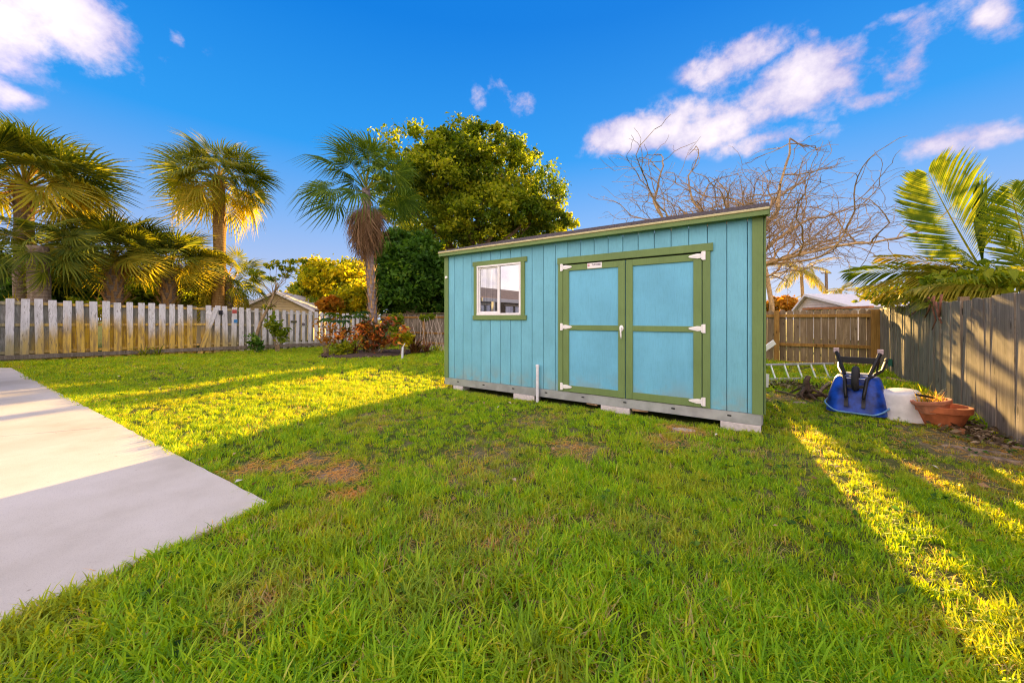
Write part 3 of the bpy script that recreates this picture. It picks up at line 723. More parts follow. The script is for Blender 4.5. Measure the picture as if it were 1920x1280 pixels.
on_fence(s_of(438), zf_at(438, 584), 'plaque', (.16, .02, .15), M_dred, 'small faded red ornament near the top of the white fence above the blue plaque', 'ornament')
on_fence(s_of(393), zf_at(393, 587), 'plaque', (.26, .02, .13), M_whitep, 'tilted white board nailed at the top of the white fence beside the tall palm', 'ornament', .35)
on_fence(s_of(412), zf_at(412, 586), 'plaque', (.14, .02, .17), M_black, 'small dark framed ornament high on the white fence right of the tall palm', 'ornament')
on_fence(s_of(549), zf_at(549, 603), 'plaque', (.27, .02, .10), plain('mossy_plaque', (.10, .10, .05), .9, .4, 20), 'small dark mossy plaque across two pickets of the white fence', 'plaque')
on_fence(s_of(511), zf_at(511, 602), 'plaque', (.20, .02, .08), plain('teal_plaque', (.06, .22, .28), .7, .2, 20), 'small teal plaque on the white fence above the leafy vine', 'plaque')
on_fence(s_of(567), zf_at(567, 608), 'plaque', (.13, .02, .13), plain('grey_plaque', (.16, .14, .15), .8, .3, 30), 'small dark grey ornament on the white fence right of the mossy plaque', 'ornament')

# ------------------------------------------------------------------ palms
def fan_mesh(name, mat, nseg=40, Lp=1.1, Rf=.85, span=150, droop=.35, curv=.12, seed=0, ragged=.06, fold=.35, dead=False, tipdroop=.35):
    q = random.Random(seed); V = []; Fc = []; att = []
    def bend(p):
        x, y, z = p; xx = x; return (x - .05 * x * x * curv * 2, y, z - curv * xx * xx)
    def add(vs, fs, r):
        n = len(V); V.extend(bend(p) for p in vs); Fc.extend(tuple(n + i for i in f) for f in fs); att.extend([r] * len(fs))
    wp = .018
    for i in range(5):      # petiole, a three-sided tapering bar
        x0, x1 = Lp * i / 5, Lp * (i + 1) / 5; a, b = wp * (1.6 - i * .2), wp * (1.6 - (i + 1) * .2)
        add([(x0, -a, 0), (x0, a, 0), (x0, 0, -a), (x1, -b, 0), (x1, b, 0), (x1, 0, -b)], [(0, 1, 4, 3), (1, 2, 5, 4), (2, 0, 3, 5)], .95)
    for i in range(nseg):
        t = (i + .5) / nseg * 2 - 1; th = R(span) * t + q.uniform(-.02, .02)
        L = Rf * (1 - .28 * abs(t) ** 2) * (1 + q.uniform(-ragged, ragged))
        cx = Lp + .22 * Rf * (1 - abs(t)) ; c, s_ = math.cos(th), math.sin(th)
        half = R(span) / nseg
        r = q.random() * .8
        dz = q.uniform(-.03, .03)
        def P(d, off, z): return (cx + c * d - s_ * off, s_ * d + c * off, z)
        w0 = .0; mid = L * .40; wm = mid * math.tan(half) * 1.05; w2 = wm * .85
        zb = fold * abs(t) * .35
        def zz(d): k = d / L; return zb * d + dz * k - droop * L * k * k - tipdroop * L * max(0, k - .55) ** 2 * 3
        m1 = P(mid, -wm, zz(mid) - wm * .5); m2 = P(mid, 0, zz(mid) + wm * .5); m3 = P(mid, wm, zz(mid) - wm * .5)
        d2 = L * .74; jt = q.uniform(-.03, .03); n1 = P(d2, jt - w2 * .8, zz(d2)); n2 = P(d2, jt, zz(d2) + w2 * .4); n3 = P(d2, jt + w2 * .8, zz(d2))
        tip = P(L, jt * 1.8 + q.uniform(-.03, .03), zz(L)); b0 = P(.02, 0, 0)
        add([b0, m1, m2, m3, n1, n2, n3, tip], [(0, 1, 2), (0, 2, 3), (1, 4, 5, 2), (2, 5, 6, 3), (4, 7, 5), (5, 7, 6)], r)
    me = bpy.data.meshes.new(name); me.from_pydata(V, [], Fc); me.materials.append(mat)
    a = me.attributes.new('r', 'FLOAT', 'FACE'); a.data.foreach_set('value', att); me.update(); return me
M_palm = leafmat('sabal_leaf', [(0, (.035, .07, .010)), (.35, (.10, .15, .018)), (.75, (.24, .27, .03)), (1, (.46, .38, .07))], .45, .55, (2.6, 2.0, .45), .35)
M_palmy = leafmat('yellowish_sabal_leaf', [(0, (.14, .18, .015)), (.5, (.36, .35, .03)), (.85, (.52, .43, .05)), (1, (.55, .40, .09))], .5, .55, (2.0, 1.6, .4), .35)
M_wash = leafmat('fan_palm_leaf', [(0, (.03, .075, .010)), (.5, (.085, .16, .02)), (.85, (.17, .26, .03)), (1, (.40, .36, .10))], .35, .6, (2.4, 1.9, .5), .3)
M_dead = leafmat('dead_palm_leaf', [(0, (.13, .07, .035)), (.5, (.26, .155, .08)), (1, (.42, .29, .17))], .15, .8, (1.4, 1.1, .7), .3)
M_boot = wood('palm_leaf_base', (.34, .18, .06), (.56, .33, .12), (.72, .50, .24), knots=False, rvar=.5)
def ring_bark(name, c1, c2, c3, fz=14):
    m, nt, b = newmat(name); p = coords(nt, 'Object')
    n = NOISE(nt, p, 6, 5, .65); s = nt.nodes.new('ShaderNodeSeparateXYZ'); nt.links.new(p, s.inputs[0])
    rg = MATH(nt, 'SINE', MATH(nt, 'ADD', MATH(nt, 'MULTIPLY', s.outputs[2], fz * 6.28), MATH(nt, 'MULTIPLY', n, 4)))
    v = NOISE(nt, VMATH(nt, 'MULTIPLY', p, (14, 14, 3)), 1, 5, .7)
    c = RAMP(nt, v, [(.3, c1), (.5, c2), (.7, c3)]); c = MIX(nt, MAPR(nt, rg, .5, 1, 0, .5), c, c1)
    nt.links.new(c, b.inputs['Base Color']); b.inputs['Roughness'].default_value = .95; b.inputs['Specular IOR Level'].default_value = .15
    bump(nt, b, MATH(nt, 'ADD', MATH(nt, 'MULTIPLY', rg, .5), v), .7, .015); return m
M_trunk = ring_bark('sabal_trunk', (.13, .09, .06), (.26, .20, .14), (.36, .29, .22), 9)
M_trunko = ring_bark('tan_palm_trunk', (.20, .11, .035), (.33, .20, .07), (.44, .29, .12), 9)
M_wtrunk = ring_bark('fan_palm_trunk', (.12, .09, .08), (.24, .19, .17), (.36, .30, .28), 6)
FAN = [fan_mesh('frond', M_palm, 32, .95, .95, (128, 140, 118, 135)[i], .16, .16, i, .12, .5, tipdroop=.35) for i in range(4)]
FANY = [fan_mesh('frond', M_palmy, 32, .9, .92, 130, .30, .22, 20 + i, .12, .5, tipdroop=.6) for i in range(3)]
FANW = [fan_mesh('frond', M_wash, 24, 1.10, .84, 108, .16, .10, 40 + i, .10, .5, tipdroop=1.1) for i in range(3)]
FAND = [fan_mesh('dead_frond', M_dead, 26, .55, 1.0, 42, .10, .05, 60 + i, .25, .9) for i in range(3)]
def frond_place(root, data, h, az, el, roll=0, sc=1, name='frond', off=.06):
    M = Matrix.Translation(h) @ Matrix.Rotation(az, 4, 'Z') @ Matrix.Rotation(-el, 4, 'Y') @ Matrix.Rotation(roll, 4, 'X') @ Matrix.Translation((off, 0, 0)) @ Matrix.Scale(sc, 4)
    return link(name, data, root, M=M)
def leaf_base_mesh():
    mb = MB(); n = 6
    def sec(w, t, x, z): return [(x, -w, z), (x, -w * .3, z + t), (x, w * .3, z + t), (x, w, z), (x, 0, z - t * .8)]
    mb.loft([sec(.075, .02, 0, -.12), sec(.05, .022, .04, 0), sec(.032, .016, .10, .16), sec(.027, .012, .19, .34)]); return mb.mesh('leaf_base', M_boot)
LB = leaf_base_mesh()
def palm(name, label, base, head, rt, nf, scale, sets, seed, boots=0, boot_span=.9, el_rng=(80, -55), mat=None, skirt=0, bend=.0, group=None, azgap=None):
    q = random.Random(seed); base = Vector(base); head = Vector(head)
    t = thing(name, label, 'palm tree', base, 0, group); h = head - base
    n = 14; side = Vector((q.uniform(-1, 1), q.uniform(-1, 1), 0)).normalized() * bend
    pts = [h * (i / n) + side * math.sin(math.pi * i / n) for i in range(n + 1)]
    rad = [rt * (1.18 - .18 * min(1, i / 3)) * (1 + .05 * math.sin(i * 2.1)) for i in range(n + 1)]
    tm = MB().tube(pts, rad, 14); tm.build('trunk', mat or M_trunk, t, smooth=True)
    for i in range(nf):
        f = (i + .5) / nf; el = R(el_rng[0] + (el_rng[1] - el_rng[0]) * f ** .85 + q.uniform(-9, 9)); az = i * 2.39996 + q.uniform(-.25, .25)
        d = sets[0][i % len(sets[0])] if (f < .72 or len(sets) < 2) else sets[1][i % len(sets[1])]
        frond_place(t, d, h + Vector((0, 0, .15 - .35 * f)), az, el, q.uniform(-1.1, 1.1), scale * (.8 + .25 * min(1, f * 2.5)) * q.uniform(.9, 1.1))
    for i in range(boots):
        f = i / boots; az = i * 2.39996; z = h.z - .1 - boot_span * f; rr = rt * (.9 + .1 * f)
        k = max(0, min(1, z / h.z)); ax = h * k
        M = Matrix.Translation((ax.x, ax.y, z)) @ Matrix.Rotation(az, 4, 'Z') @ Matrix.Translation((rr, 0, 0)) @ Matrix.Rotation(R(12 + q.uniform(-8, 14)), 4, 'Y') @ Matrix.Scale(q.uniform(.85, 1.25), 4)
        link('leaf_base', LB, t, M=M)
    for i in range(skirt):
        f = (i + .5) / skirt; az = i * 2.39996
        frond_place(t, FAND[i % 3], h + Vector((0, 0, .10 - .95 * f)), az, R(-66 - 20 * f + q.uniform(-6, 6)), q.uniform(-.6, .6), q.uniform(.85, 1.15) * scale * 1.08, 'dead_frond', off=.12)
    return t
def pv(u, v, Y): return px(u, Y, v)
def basep(u, Y): X = (u - 960) / F_PX * Y; return Vector((X, Y, gz(X, Y) - .05))
palm('sabal_palm', 'tall cabbage palm at the far left edge with a wide crown above orange leaf bases', basep(42, 13.2), pv(46, 350, 13.2), .24, 52, 1.25, (FAN, FANY), 1, 44, .85, mat=M_trunk, el_rng=(82, -2))
palm('sabal_palm', 'squat cabbage palm with a thick grey trunk in front of the far left palm', basep(80, 12.4), pv(70, 462, 12.4), 0.26, 28, .84, (FAN, FAN), 2, 0, el_rng=(60, -35))
palm('sabal_palm', 'bushy cabbage palm with a basket of split leaf bases, left one of the low pair', basep(215, 14.3), pv(213, 484, 14.3), .26, 44, 1.0, (FAN, FANY), 3, 60, 1.7, el_rng=(84, 8))
palm('sabal_palm', 'bushy cabbage palm with pale split leaf bases just left of the tall lone palm', basep(312, 15.6), pv(318, 502, 15.6), .23, 42, .98, (FAN, FANY), 4, 56, 1.6, el_rng=(84, 8))
palm('sabal_palm', 'tall lone cabbage palm with a bare golden trunk above the white fence', basep(402, 16.8), pv(409, 338, 16.8), .235, 46, 1.05, (FAN, FANY), 5, 16, .45, el_rng=(82, -36), mat=M_trunko, bend=.12)
palm('sabal_palm', 'low cabbage palm whose drooping fan leaves surround the tall lone trunk', basep(428, 17.4), pv(428, 520, 17.4), .2, 26, .92, (FAN, FANY), 6, 8, .5, el_rng=(60, -50))
palm('fan_palm', 'fan palm with a brown skirt of dead fronds and a white-painted foot in the bed', basep(703, 15.0), pv(686, 354, 15.0), .16, 25, 1.12, (FANW,), 7, 0, el_rng=(88, -12), mat=M_wtrunk, skirt=60)
wp_ = bpy.data.objects['fan_palm']
for i in range(60):
    z = .9 + i * .045; az = i * 2.39996; hh = (pv(686, 354, 15.0) - basep(703, 15.0)); ax = hh * (z / hh.z)
    link('leaf_base', LB, wp_, M=Matrix.Translation((ax.x, ax.y, z)) @ Matrix.Rotation(az, 4, 'Z') @ Matrix.Translation((.17, 0, 0)) @ Matrix.Rotation(R(-4), 4, 'Y') @ Matrix.Scale(.62, 4))
hh = (pv(686, 354, 15.0) - basep(703, 15.0))
MB().tube([(0, 0, .0), (hh.x * .08, 0, .45), (hh.x * .2, 0, .98)], [.22, .205, .20], 16).build('painted_foot', plain('flaking_limewash', (.62, .58, .56), .9, .2, 8, .3), wp_, smooth=True)

# ------------------------------------------------------------------ leafy trees
M_ficus = leafmat('broad_leaf', [(0, (.03, .07, .010)), (.35, (.10, .155, .014)), (.7, (.27, .31, .02)), (1, (.54, .48, .04))], .5, .5, (1.8, 1.8, .4))
M_darkleaf = leafmat('dark_leaf', [(0, (.02, .06, .010)), (.5, (.06, .15, .02)), (.85, (.12, .24, .03)), (1, (.24, .34, .04))], .4, .5)
M_yellow = leafmat('yellow_green_leaf', [(0, (.10, .16, .012)), (.4, (.24, .28, .016)), (.75, (.62, .56, .02)), (1, (.80, .60, .03))], .6, .5, (1.7, 1.5, .4))
M_lime = leafmat('lime_leaf', [(0, (.06, .13, .012)), (.5, (.20, .28, .02)), (.85, (.42, .42, .03)), (1, (.58, .50, .05))], .55, .5, (2.0, 1.7, .4))
M_orange = leafmat('orange_leaf', [(0, (.20, .13, .02)), (.5, (.42, .22, .02)), (1, (.60, .24, .03))], .4, .5, (1.5, 1.2, .5))
def limb(mb, a, b, r0, r1, q, n=6, wob=.08):
    a, b = Vector(a), Vector(b); L = (b - a).length; pts = []
    for i in range(n + 1):
        t = i / n; p = a.lerp(b, t); p += Vector((q.uniform(-1, 1), q.uniform(-1, 1), q.uniform(-.5, 1))) * wob * L * math.sin(math.pi * t); pts.append(p)
    mb.tube(pts, [r0 + (r1 - r0) * i / n for i in range(n + 1)], 7)
    return pts
def leafy_tree(name, label, cat, base, blobs, nleaf, size, mat, rt=.2, ncl=90, seed=0, clr=.22, group=None, bark=None, shell=.55, elong=1.8, fork=.35):
    """blobs: (centre, radii) in world space; leaves gather in clumps spread through the blobs"""
    global rng
    keep = rng; rng = np.random.default_rng(seed); q = random.Random(seed); base = Vector(base)
    t = thing(name, label, cat, base, 0, group)
    vol = np.array([r[0] * r[1] * r[2] for _, r in blobs]) ** .7; vol /= vol.sum(); C = []; S = []
    for (c, r), w in zip(blobs, vol):
        k = max(4, int(ncl * w)); P = ball_pts(k, Vector(c) - base, r, shell); C.append(P); S += [min(r) * clr] * k
    C = np.concatenate(C); S = np.array(S); w = rng.random(len(C)) + .35; w /= w.sum()
    idx = rng.choice(len(C), nleaf, p=w)
    d = rng.normal(size=(nleaf, 3)).clip(-2.2, 2.2) * .62
    P = C[idx] + d * S[idx][:, None] * np.array([1.25, 1.25, .8]) * (.6 + .9 * rng.random(len(C)))[idx][:, None]
    clt = rng.random(len(C)); r = (.55 * clt[idx] + .45 * rng.random(nleaf)).clip(0, 1)
    me = leaf_cloud('crown', P, size, mat, elong, r=r); link('crown', me, t)
    mb = MB(); cen = sum((Vector(c) * float(v_) for (c, r), v_ in zip(blobs, vol)), Vector()) - base
    fk = Vector((cen.x * fork, cen.y * fork, max(.3, cen.z * fork))); limb(mb, (0, 0, 0), fk, rt, rt * .75, q, 5, .04)
    for (c, r) in blobs:
        tip = Vector(c) - base; limb(mb, fk, tip, rt * .45, rt * .15, q, 6, .07)
    for k in range(min(70, len(C))):
        j = q.randrange(len(C)); s_ = Vector(blobs[min(len(blobs) - 1, int(q.random() * len(blobs)))][0]) - base
        e = Vector(C[j]); near = min((Vector(c) - base for c, _ in blobs), key=lambda p: (p - e).length); limb(mb, near * .9 + fk * .1, e, rt * .14, rt * .04, q, 4, .08)
    mb.build('trunk', bark or M_bark, t, smooth=True); rng = keep; return t
def B_(u, v, Y, ru, rv, rd=None, dY=0):
    k = Y / F_PX; return (pv(u, v, Y) + Vector((0, dY, 0)), (ru * k, (rd or ru) * k, rv * k))
leafy_tree('broadleaf_tree', 'huge dark broadleaf tree rising behind the fan palm and the shed roof', 'tree', basep(900, 25),
           [B_(800, 300, 25, 85, 68), B_(870, 285, 25, 75, 58), B_(765, 372, 25, 62, 70), B_(940, 312, 25, 82, 62), B_(1000, 372, 25, 72, 62), B_(905, 400, 25, 110, 78), B_(830, 430, 25, 85, 62), B_(985, 430, 25, 75, 50), B_(850, 350, 25, 90, 65), B_(1030, 415, 25, 48, 42), B_(720, 330, 25, 26, 34), B_(1060, 440, 25, 30, 26), B_(815, 262, 25, 40, 30), B_(905, 262, 25, 40, 28)],
           80000, .13, M_ficus, .45, 720, 22, .15, shell=.3)
leafy_tree('dense_tree', 'dense dark green round tree behind the fan palm trunk', 'tree', basep(765, 22.5),
           [B_(762, 520, 22.5, 58, 62), B_(740, 470, 22.5, 38, 38), B_(790, 480, 22.5, 45, 45), B_(810, 520, 22.5, 35, 42)], 26000, .15, M_darkleaf, .2, 380, 22, .2, shell=.3)
leafy_tree('feathery_tree', 'rounded yellow-green tree behind the white fence left of the fan palm', 'tree', basep(630, 29),
           [B_(632, 522, 29, 62, 38), B_(590, 545, 29, 34, 26), B_(665, 540, 29, 38, 30)], 17000, .17, M_yellow, .2, 220, 23, .26, shell=.5)
leafy_tree('yellow_shrub', 'bright yellow bushy shrub over the fence just left of the fan palm trunk', 'shrub', basep(665, 24),
           [B_(668, 560, 24, 36, 32), B_(640, 580, 24, 32, 22), B_(690, 575, 24, 22, 28)], 8000, .14, M_yellow, .1, 120, 24, .28)
leafy_tree('orange_shrub', 'small orange-leaved shrub poking over the white fence', 'shrub', basep(618, 22.8),
           [B_(620, 572, 22.8, 20, 14)], 1600, .16, M_orange, .06, 20, 25, .4)
leafy_tree('yellow_shrub', 'golden yellow shrub over the brown fence beside the left end of the shed', 'shrub', basep(806, 25),
           [B_(806, 568, 25, 30, 26), B_(830, 560, 25, 24, 22), B_(780, 582, 25, 16, 12), B_(760, 586, 25, 16, 9)], 8000, .14, M_yellow, .1, 110, 26, .28)
leafy_tree('hedge_shrub', 'sunlit yellow-green shrub behind the pair of low cabbage palms', 'shrub', basep(268, 19),
           [B_(268, 548, 19, 38, 34), B_(225, 560, 19, 28, 26), B_(350, 540, 19, 42, 32)], 9000, .16, M_lime, .1, 90, 27, .3)
leafy_tree('yellow_shrub', 'long sunlit yellow-green shrub far behind the left cabbage palms', 'shrub', basep(120, 23), [B_(u_, 558 - 8 * (i_ % 2), 23, 34, 30) for i_, u_ in enumerate((-30, 20, 75, 130, 180, 240, 300, 350, 400))], 14000, .2, M_lime, .1, 200, 33, .3)
leafy_tree('hedge_shrub', 'deep green broad-leaved shrub behind the fence at the far left edge', 'shrub', basep(20, 14.6),
           [B_(10, 520, 14.6, 46, 42), B_(80, 545, 14.6, 44, 30), B_(150, 520, 16, 46, 42)], 7000, .17, M_darkleaf, .1, 80, 28, .35)
leafy_tree('yellow_shrub', 'yellow-green shrub behind the tan building gable', 'shrub', basep(585, 31),
           [B_(560, 560, 31, 26, 20), B_(596, 560, 31, 22, 20)], 3000, .2, M_yellow, .1, 40, 29, .32)
leafy_tree('orange_shrub', 'low orange and green shrub over the back fence right of the shed', 'shrub', basep(1465, 33),
           [B_(1462, 571, 33, 40, 13), B_(1420, 573, 33, 30, 12), B_(1500, 578, 33, 22, 7)], 4500, .2, M_orange, .1, 60, 30, .35)
leafy_tree('hedge_shrub', 'dark green shrub far behind the bare tree, at the roof edge of the shed', 'shrub', basep(1330, 34),
           [B_(1330, 570, 34, 80, 16)], 4000, .24, M_darkleaf, .1, 50, 31, .35)
for X_, r_, h_, lab, sd_ in ((-7.0, 1.7, 4.4, 'tall green hedge shrub behind the back fence below the fan palm', 71), (-3.7, 1.6, 4.6, 'unseen green hedge shrub behind the back fence under the broadleaf tree', 72), (-.4, 1.3, 4.6, 'green hedge shrub hidden beyond the left end of the shed roof', 73), (1.9, .6, 4.6, 'unseen narrow green shrub beyond the back fence behind the shed', 74), (3.7, .18, 4.6, 'unseen slim young tree beyond the back fence behind the shed', 75)):
    leafy_tree('hedge_shrub', lab, 'shrub', (X_, 24.5, -.15), [((X_, 24.5, h_ * .55), (r_, 1.0, h_ * .45))], int(5000 * max(.4, r_)), .17, M_darkleaf, .08, 60, sd_, .4)  # mostly unseen shrubs, set here to cast the shadow streaks on lawn and slab
# leaning sapling in front of the white fence
sap = thing('leaning_sapling', 'thin leaning sapling with a sparse flat crown in front of the white fence', 'tree', basep(478, 15.4))
q = random.Random(5); bs = basep(478, 15.4); mb = MB()
pts = [pv(u, v, 15.4) - bs for u, v in ((478, 652), (481, 630), (488, 606), (502, 578), (512, 556), (520, 530))]
mb.tube(pts, [.075, .07, .062, .055, .042, .028], 8); cl = []
for (u, v, s0) in ((478, 524, 4), (495, 512, 5), (512, 500, 5), (530, 496, 5), (548, 492, 5), (560, 488, 5), (505, 522, 5), (528, 515, 5), (545, 505, 5), (552, 540, 3), (568, 548, 3), (575, 560, 3), (500, 575, 2), (480, 515, 4), (535, 505, 5)):
    a = pts[4 if v < 530 else 3]; e = pv(u, v, 15.4) - bs + Vector((0, q.uniform(-.4, .4), 0)); limb(mb, a, e, .014, .006, q, 4, .08)
    cl.append(ball_pts(62, e, (.26, .3, .13), 0))
mb.build('trunk', M_twig, sap, smooth=True); link('crown', leaf_cloud('crown', np.concatenate(cl), .075, M_lime, 1.9), sap)

# ------------------------------------------------------------------ bare tree
def bare_tree(base, seed=3):
    q = random.Random(seed); mb = MB(); tw = MB()
    t = thing('bare_tree', 'leafless wide-spreading tree with a tangle of crooked tan branches behind the shed', 'tree', base)
    def grow(p, d, L, r, lev):
        n = 5 if lev < 4 else 3; pts = [p]; dd = d.copy()
        for i in range(n):
            dd = (dd + Vector((q.uniform(-1, 1), q.uniform(-1, 1), q.uniform(-.8, .8))) * (.13 + .06 * lev)).normalized()
            if lev < 4: dd = (dd + Vector((d.x, d.y, 0)) * .05 + Vector((0, 0, .03))).normalized()
            pts.append(pts[-1] + dd * L / n)
        (mb if lev < 3 else tw).tube(pts, [max(.0055, r * (1 - .45 * i / n)) for i in range(n + 1)], 7 if lev < 2 else (5 if lev < 4 else 3), cap=lev < 2)
        if lev >= 6: return
        nb = (4, 4, 3, 3, 3, 2)[lev]
        for k in range(nb):
            f = 1.0 if k == 0 else q.uniform(.35, .95); i = min(n, max(1, int(f * n))); pp = pts[i]
            ax = Vector((q.uniform(-1, 1), q.uniform(-1, 1), q.uniform(-.6, .7))); nd = (dd * (1.0 if k == 0 else .55) + ax * (.45 if k == 0 else .85)).normalized()
            if lev < 3 and nd.z < -.12: nd.z = abs(nd.z) * .3
            if pp.x < .4 and pp.z < 4.6: nd.z = abs(nd.z) + .1
            if pp.z < 2.4: nd.z = abs(nd.z)
            if pp.z > 6.2: nd.z *= .65
            if pp.z > 8.4: nd.z = -abs(nd.z) * .4
            grow(pp, nd.normalized(), L * q.uniform(.62, .82), r * (.72 if k == 0 else .52), lev + 1)
    mb.tube([(0, 0, 0), (.05, 0, .9), (.0, .1, 2.1), (.08, 0, 3.5)], [.27, .22, .20, .20], 12)
    top = Vector((.05, 0, 3.1))
    for (dx, dy, dz, L, r) in ((-1.6, .1, .62, 3.1, .12), (-1.3, .5, .35, 2.9, .10), (1.6, .2, .55, 2.6, .10), (-.75, -.2, 1.0, 2.7, .12), (-.1, .3, 1.2, 2.5, .12), (.6, -.1, 1.15, 2.9, .13), (1.1, .1, .8, 2.9, .13), (1.2, -.1, .30, 2.9, .12), (1.5, .5, .16, 2.9, .09), (-.2, -.7, 1, 2.0, .09), (.3, .8, .8, 2.0, .09), (1.0, .2, .12, 2.4, .09), (.55, 0, .9, 2.4, .10)):
        grow(top + Vector((0, 0, q.uniform(-.2, .4))), Vector((dx, dy, dz)).normalized(), L * q.uniform(.8, 1.0), r * .78, 1)
    mb.build('trunk', M_barebark, t, smooth=True); tw.build('branches', M_twig, t)
    return t
bare_tree(px(1386, 15.5, z=-.05))

# ------------------------------------------------------------------ feather palms
def feather_mesh(name, mat, L=2.6, nl=52, ll=.62, curv=.28, drop=.5, seed=0, wl=.028, fold=.5, tangle=.1):
    q = random.Random(seed); V = []; Fc = []; att = []
    def add(vs, fs, r):
        n = len(V); V.extend(tuple(p) for p in vs); Fc.extend(tuple(n + i for i in f) for f in fs); att.extend([r] * len(fs))
    def sp_(t): x = L * t; return Vector((x * (1 - .12 * curv * t * t), 0, -curv * L * t ** 2.2))
    N = 14
    for i in range(N):
        a, b = sp_(i / N), sp_((i + 1) / N); ra, rb = .022 * (1 - .8 * i / N), .022 * (1 - .8 * (i + 1) / N)
        add([a + Vector((0, -ra, 0)), a + Vector((0, ra, 0)), a + Vector((0, 0, -ra)), b + Vector((0, -rb, 0)), b + Vector((0, rb, 0)), b + Vector((0, 0, -rb))], [(0, 1, 4, 3), (1, 2, 5, 4), (2, 0, 3, 5)], .97)
    for i in range(nl):
        t = .14 + .86 * (i / (nl - 1)); p = sp_(t); tg = (sp_(min(1, t + .02)) - sp_(t - .02)).normalized()
        l = ll * (math.sin(math.pi * min(1, (t * .85 + .12))) ** .6) * q.uniform(.88, 1.1)
        for sgn in (-1, 1):
            fwd = .5 + .9 * t; d = (Vector((0, sgn, fold * .55 + q.uniform(-tangle, tangle))) + tg * (fwd + q.uniform(-tangle, tangle))).normalized()
            wv_ = tg.cross(d).normalized().cross(d).normalized() * wl * .5
            p1 = p + d * l * .35; p2 = p + d * l * .72 + Vector((0, 0, -drop * l * .22)); p3 = p + d * l * .95 + Vector((0, 0, -drop * l * .62))
            add([p, p1 - wv_, p1 + wv_, p2 - wv_ * .8, p2 + wv_ * .8, p3], [(0, 1, 2), (1, 3, 4, 2), (3, 5, 4)], q.random() * .85)
    me = bpy.data.meshes.new(name); me.from_pydata(V, [], Fc); me.materials.append(mat)
    a = me.attributes.new('r', 'FLOAT', 'FACE'); a.data.foreach_set('value', att); me.update(); return me
M_feather = leafmat('feather_palm_leaf', [(0, (.05, .10, .012)), (.45, (.14, .21, .018)), (.8, (.27, .31, .03)), (1, (.42, .38, .06))], .5, .35, (2.1, 1.8, .4), .25)
M_featherg = leafmat('golden_feather_leaf', [(0, (.14, .17, .015)), (.5, (.36, .34, .04)), (1, (.55, .42, .08))], .4, .4, (1.7, 1.4, .5), .25)
FE = [feather_mesh('frond', M_feather, 2.1, 40, .75, .12, .2, i, .036) for i in range(3)]
FEH = [feather_mesh('frond', M_featherg if i else M_feather, 2.0, 46, .68, .14, .85, 9 + i, .042, .2, .18) for i in range(3)]
FEC = [feather_mesh('frond', M_featherg, 2.4, 30, .6, .5, 1.1, 15 + i, .05, .1, .2) for i in range(2)]
def aim_frond(root, data, a, b, roll=0, Lref=2.1, name='frond'):
    """frond from world point a towards world point b"""
    d = (b - a); M = Matrix.Translation(a - root.location) @ d.to_track_quat('X', 'Z').to_matrix().to_4x4() @ Matrix.Rotation(roll, 4, 'X') @ Matrix.Scale(d.length / Lref, 4)
    return link(name, data, root, M=M)
b_ = px(1862, 6.4, z=0)
fp = thing('feather_palm', 'feather palm with one tall arching frond rising over the right fence', 'palm tree', b_)
hd_ = pv(1846, 520, 6.4)
MB().tube([(0, 0, -.05), (0, .02, .8), (hd_ - b_)], [.10, .08, .06], 10).build('trunk', M_trunko, fp, smooth=True)
FEB = feather_mesh('frond', M_feather, 2.1, 44, 1.12, .05, .25, 77, .042, .12, .04)
aim_frond(fp, FEB, pv(1844, 512, 6.4), pv(1733, 332, 6.4), R(76), 2.06)
# half-folded spear leaf and its neighbours
spm = MB()
for k in range(15):
    f = k / 14; a = pv(1846 - 16 * f, 515 - 120 * f, 6.38) - b_; tip = pv(1829 + 27 * (1 - f) * ((k % 4) / 3), 345 - 22 * ((k * 5) % 4) / 3, 6.38 + .03 * (k % 3)) - b_
    m = a.lerp(tip, .5) + Vector((-.12 * (1 - f) + .04 * (k % 2), .03 * (k % 3) - .03, 0)); w = Vector((.040, .02 * (-1) ** k, 0))
    spm.add([a, m - w, m + w, tip, a.lerp(m, .5) - w * .7, a.lerp(m, .5) + w * .7], [(0, 5, 4), (4, 5, 2, 1), (1, 2, 3)])
o = spm.build('spear_leaf', M_feather, fp)
for (u0, v0, u1, v1, Y1, rl, s_) in ((1840, 520, 1598, 492, 7.9, 30, 0), (1840, 520, 1612, 520, 7.6, -20, 1), (1846, 515, 1660, 466, 7.6, 25, 2), (1838, 525, 1640, 540, 7.6, 10, 1), (1838, 522, 1700, 500, 7.0, 50, 1), (1850, 528, 1650, 556, 7.9, -30, 1), (1850, 530, 1690, 530, 6.6, 20, 1), (1870, 520, 1740, 560, 6.3, 0, 1), (1880, 525, 1760, 545, 5.9, -20, 1), (1850, 520, 1960, 430, 6.2, -20, 0), (1850, 525, 1990, 480, 6.6, 20, 1), (1850, 515, 1790, 455, 7.0, 60, 0)):
    aim_frond(fp, (FEH if s_ else FEH)[s_], pv(u0, v0, 6.4), pv(u1, v1, Y1), R(rl), 2.0)
b_ = px(1950, 5.9, z=0)
fp2 = thing('feather_palm', 'feather palm half out of frame at the right edge over the fence', 'palm tree', b_); hd2 = pv(1950, 540, 5.9)
MB().tube([(0, 0, -.05), (hd2 - b_)], [.10, .07], 10).build('trunk', M_trunko, fp2, smooth=True)
for (u1, v1, Y1, rl, s_) in ((1855, 400, 6.0, -30, 0), (1880, 350, 5.7, 40, 1), (1930, 330, 6.2, 0, 2), (1740, 500, 6.0, 20, 0), (1715, 515, 6.2, -10, 1), (2040, 420, 5.6, 0, 0), (1790, 480, 6.6, 10, 2), (2060, 500, 6.2, 0, 1)):
    aim_frond(fp2, FE[s_] if v1 < 500 else FEH[s_], hd2, pv(u1, v1, Y1), R(rl), 2.1)
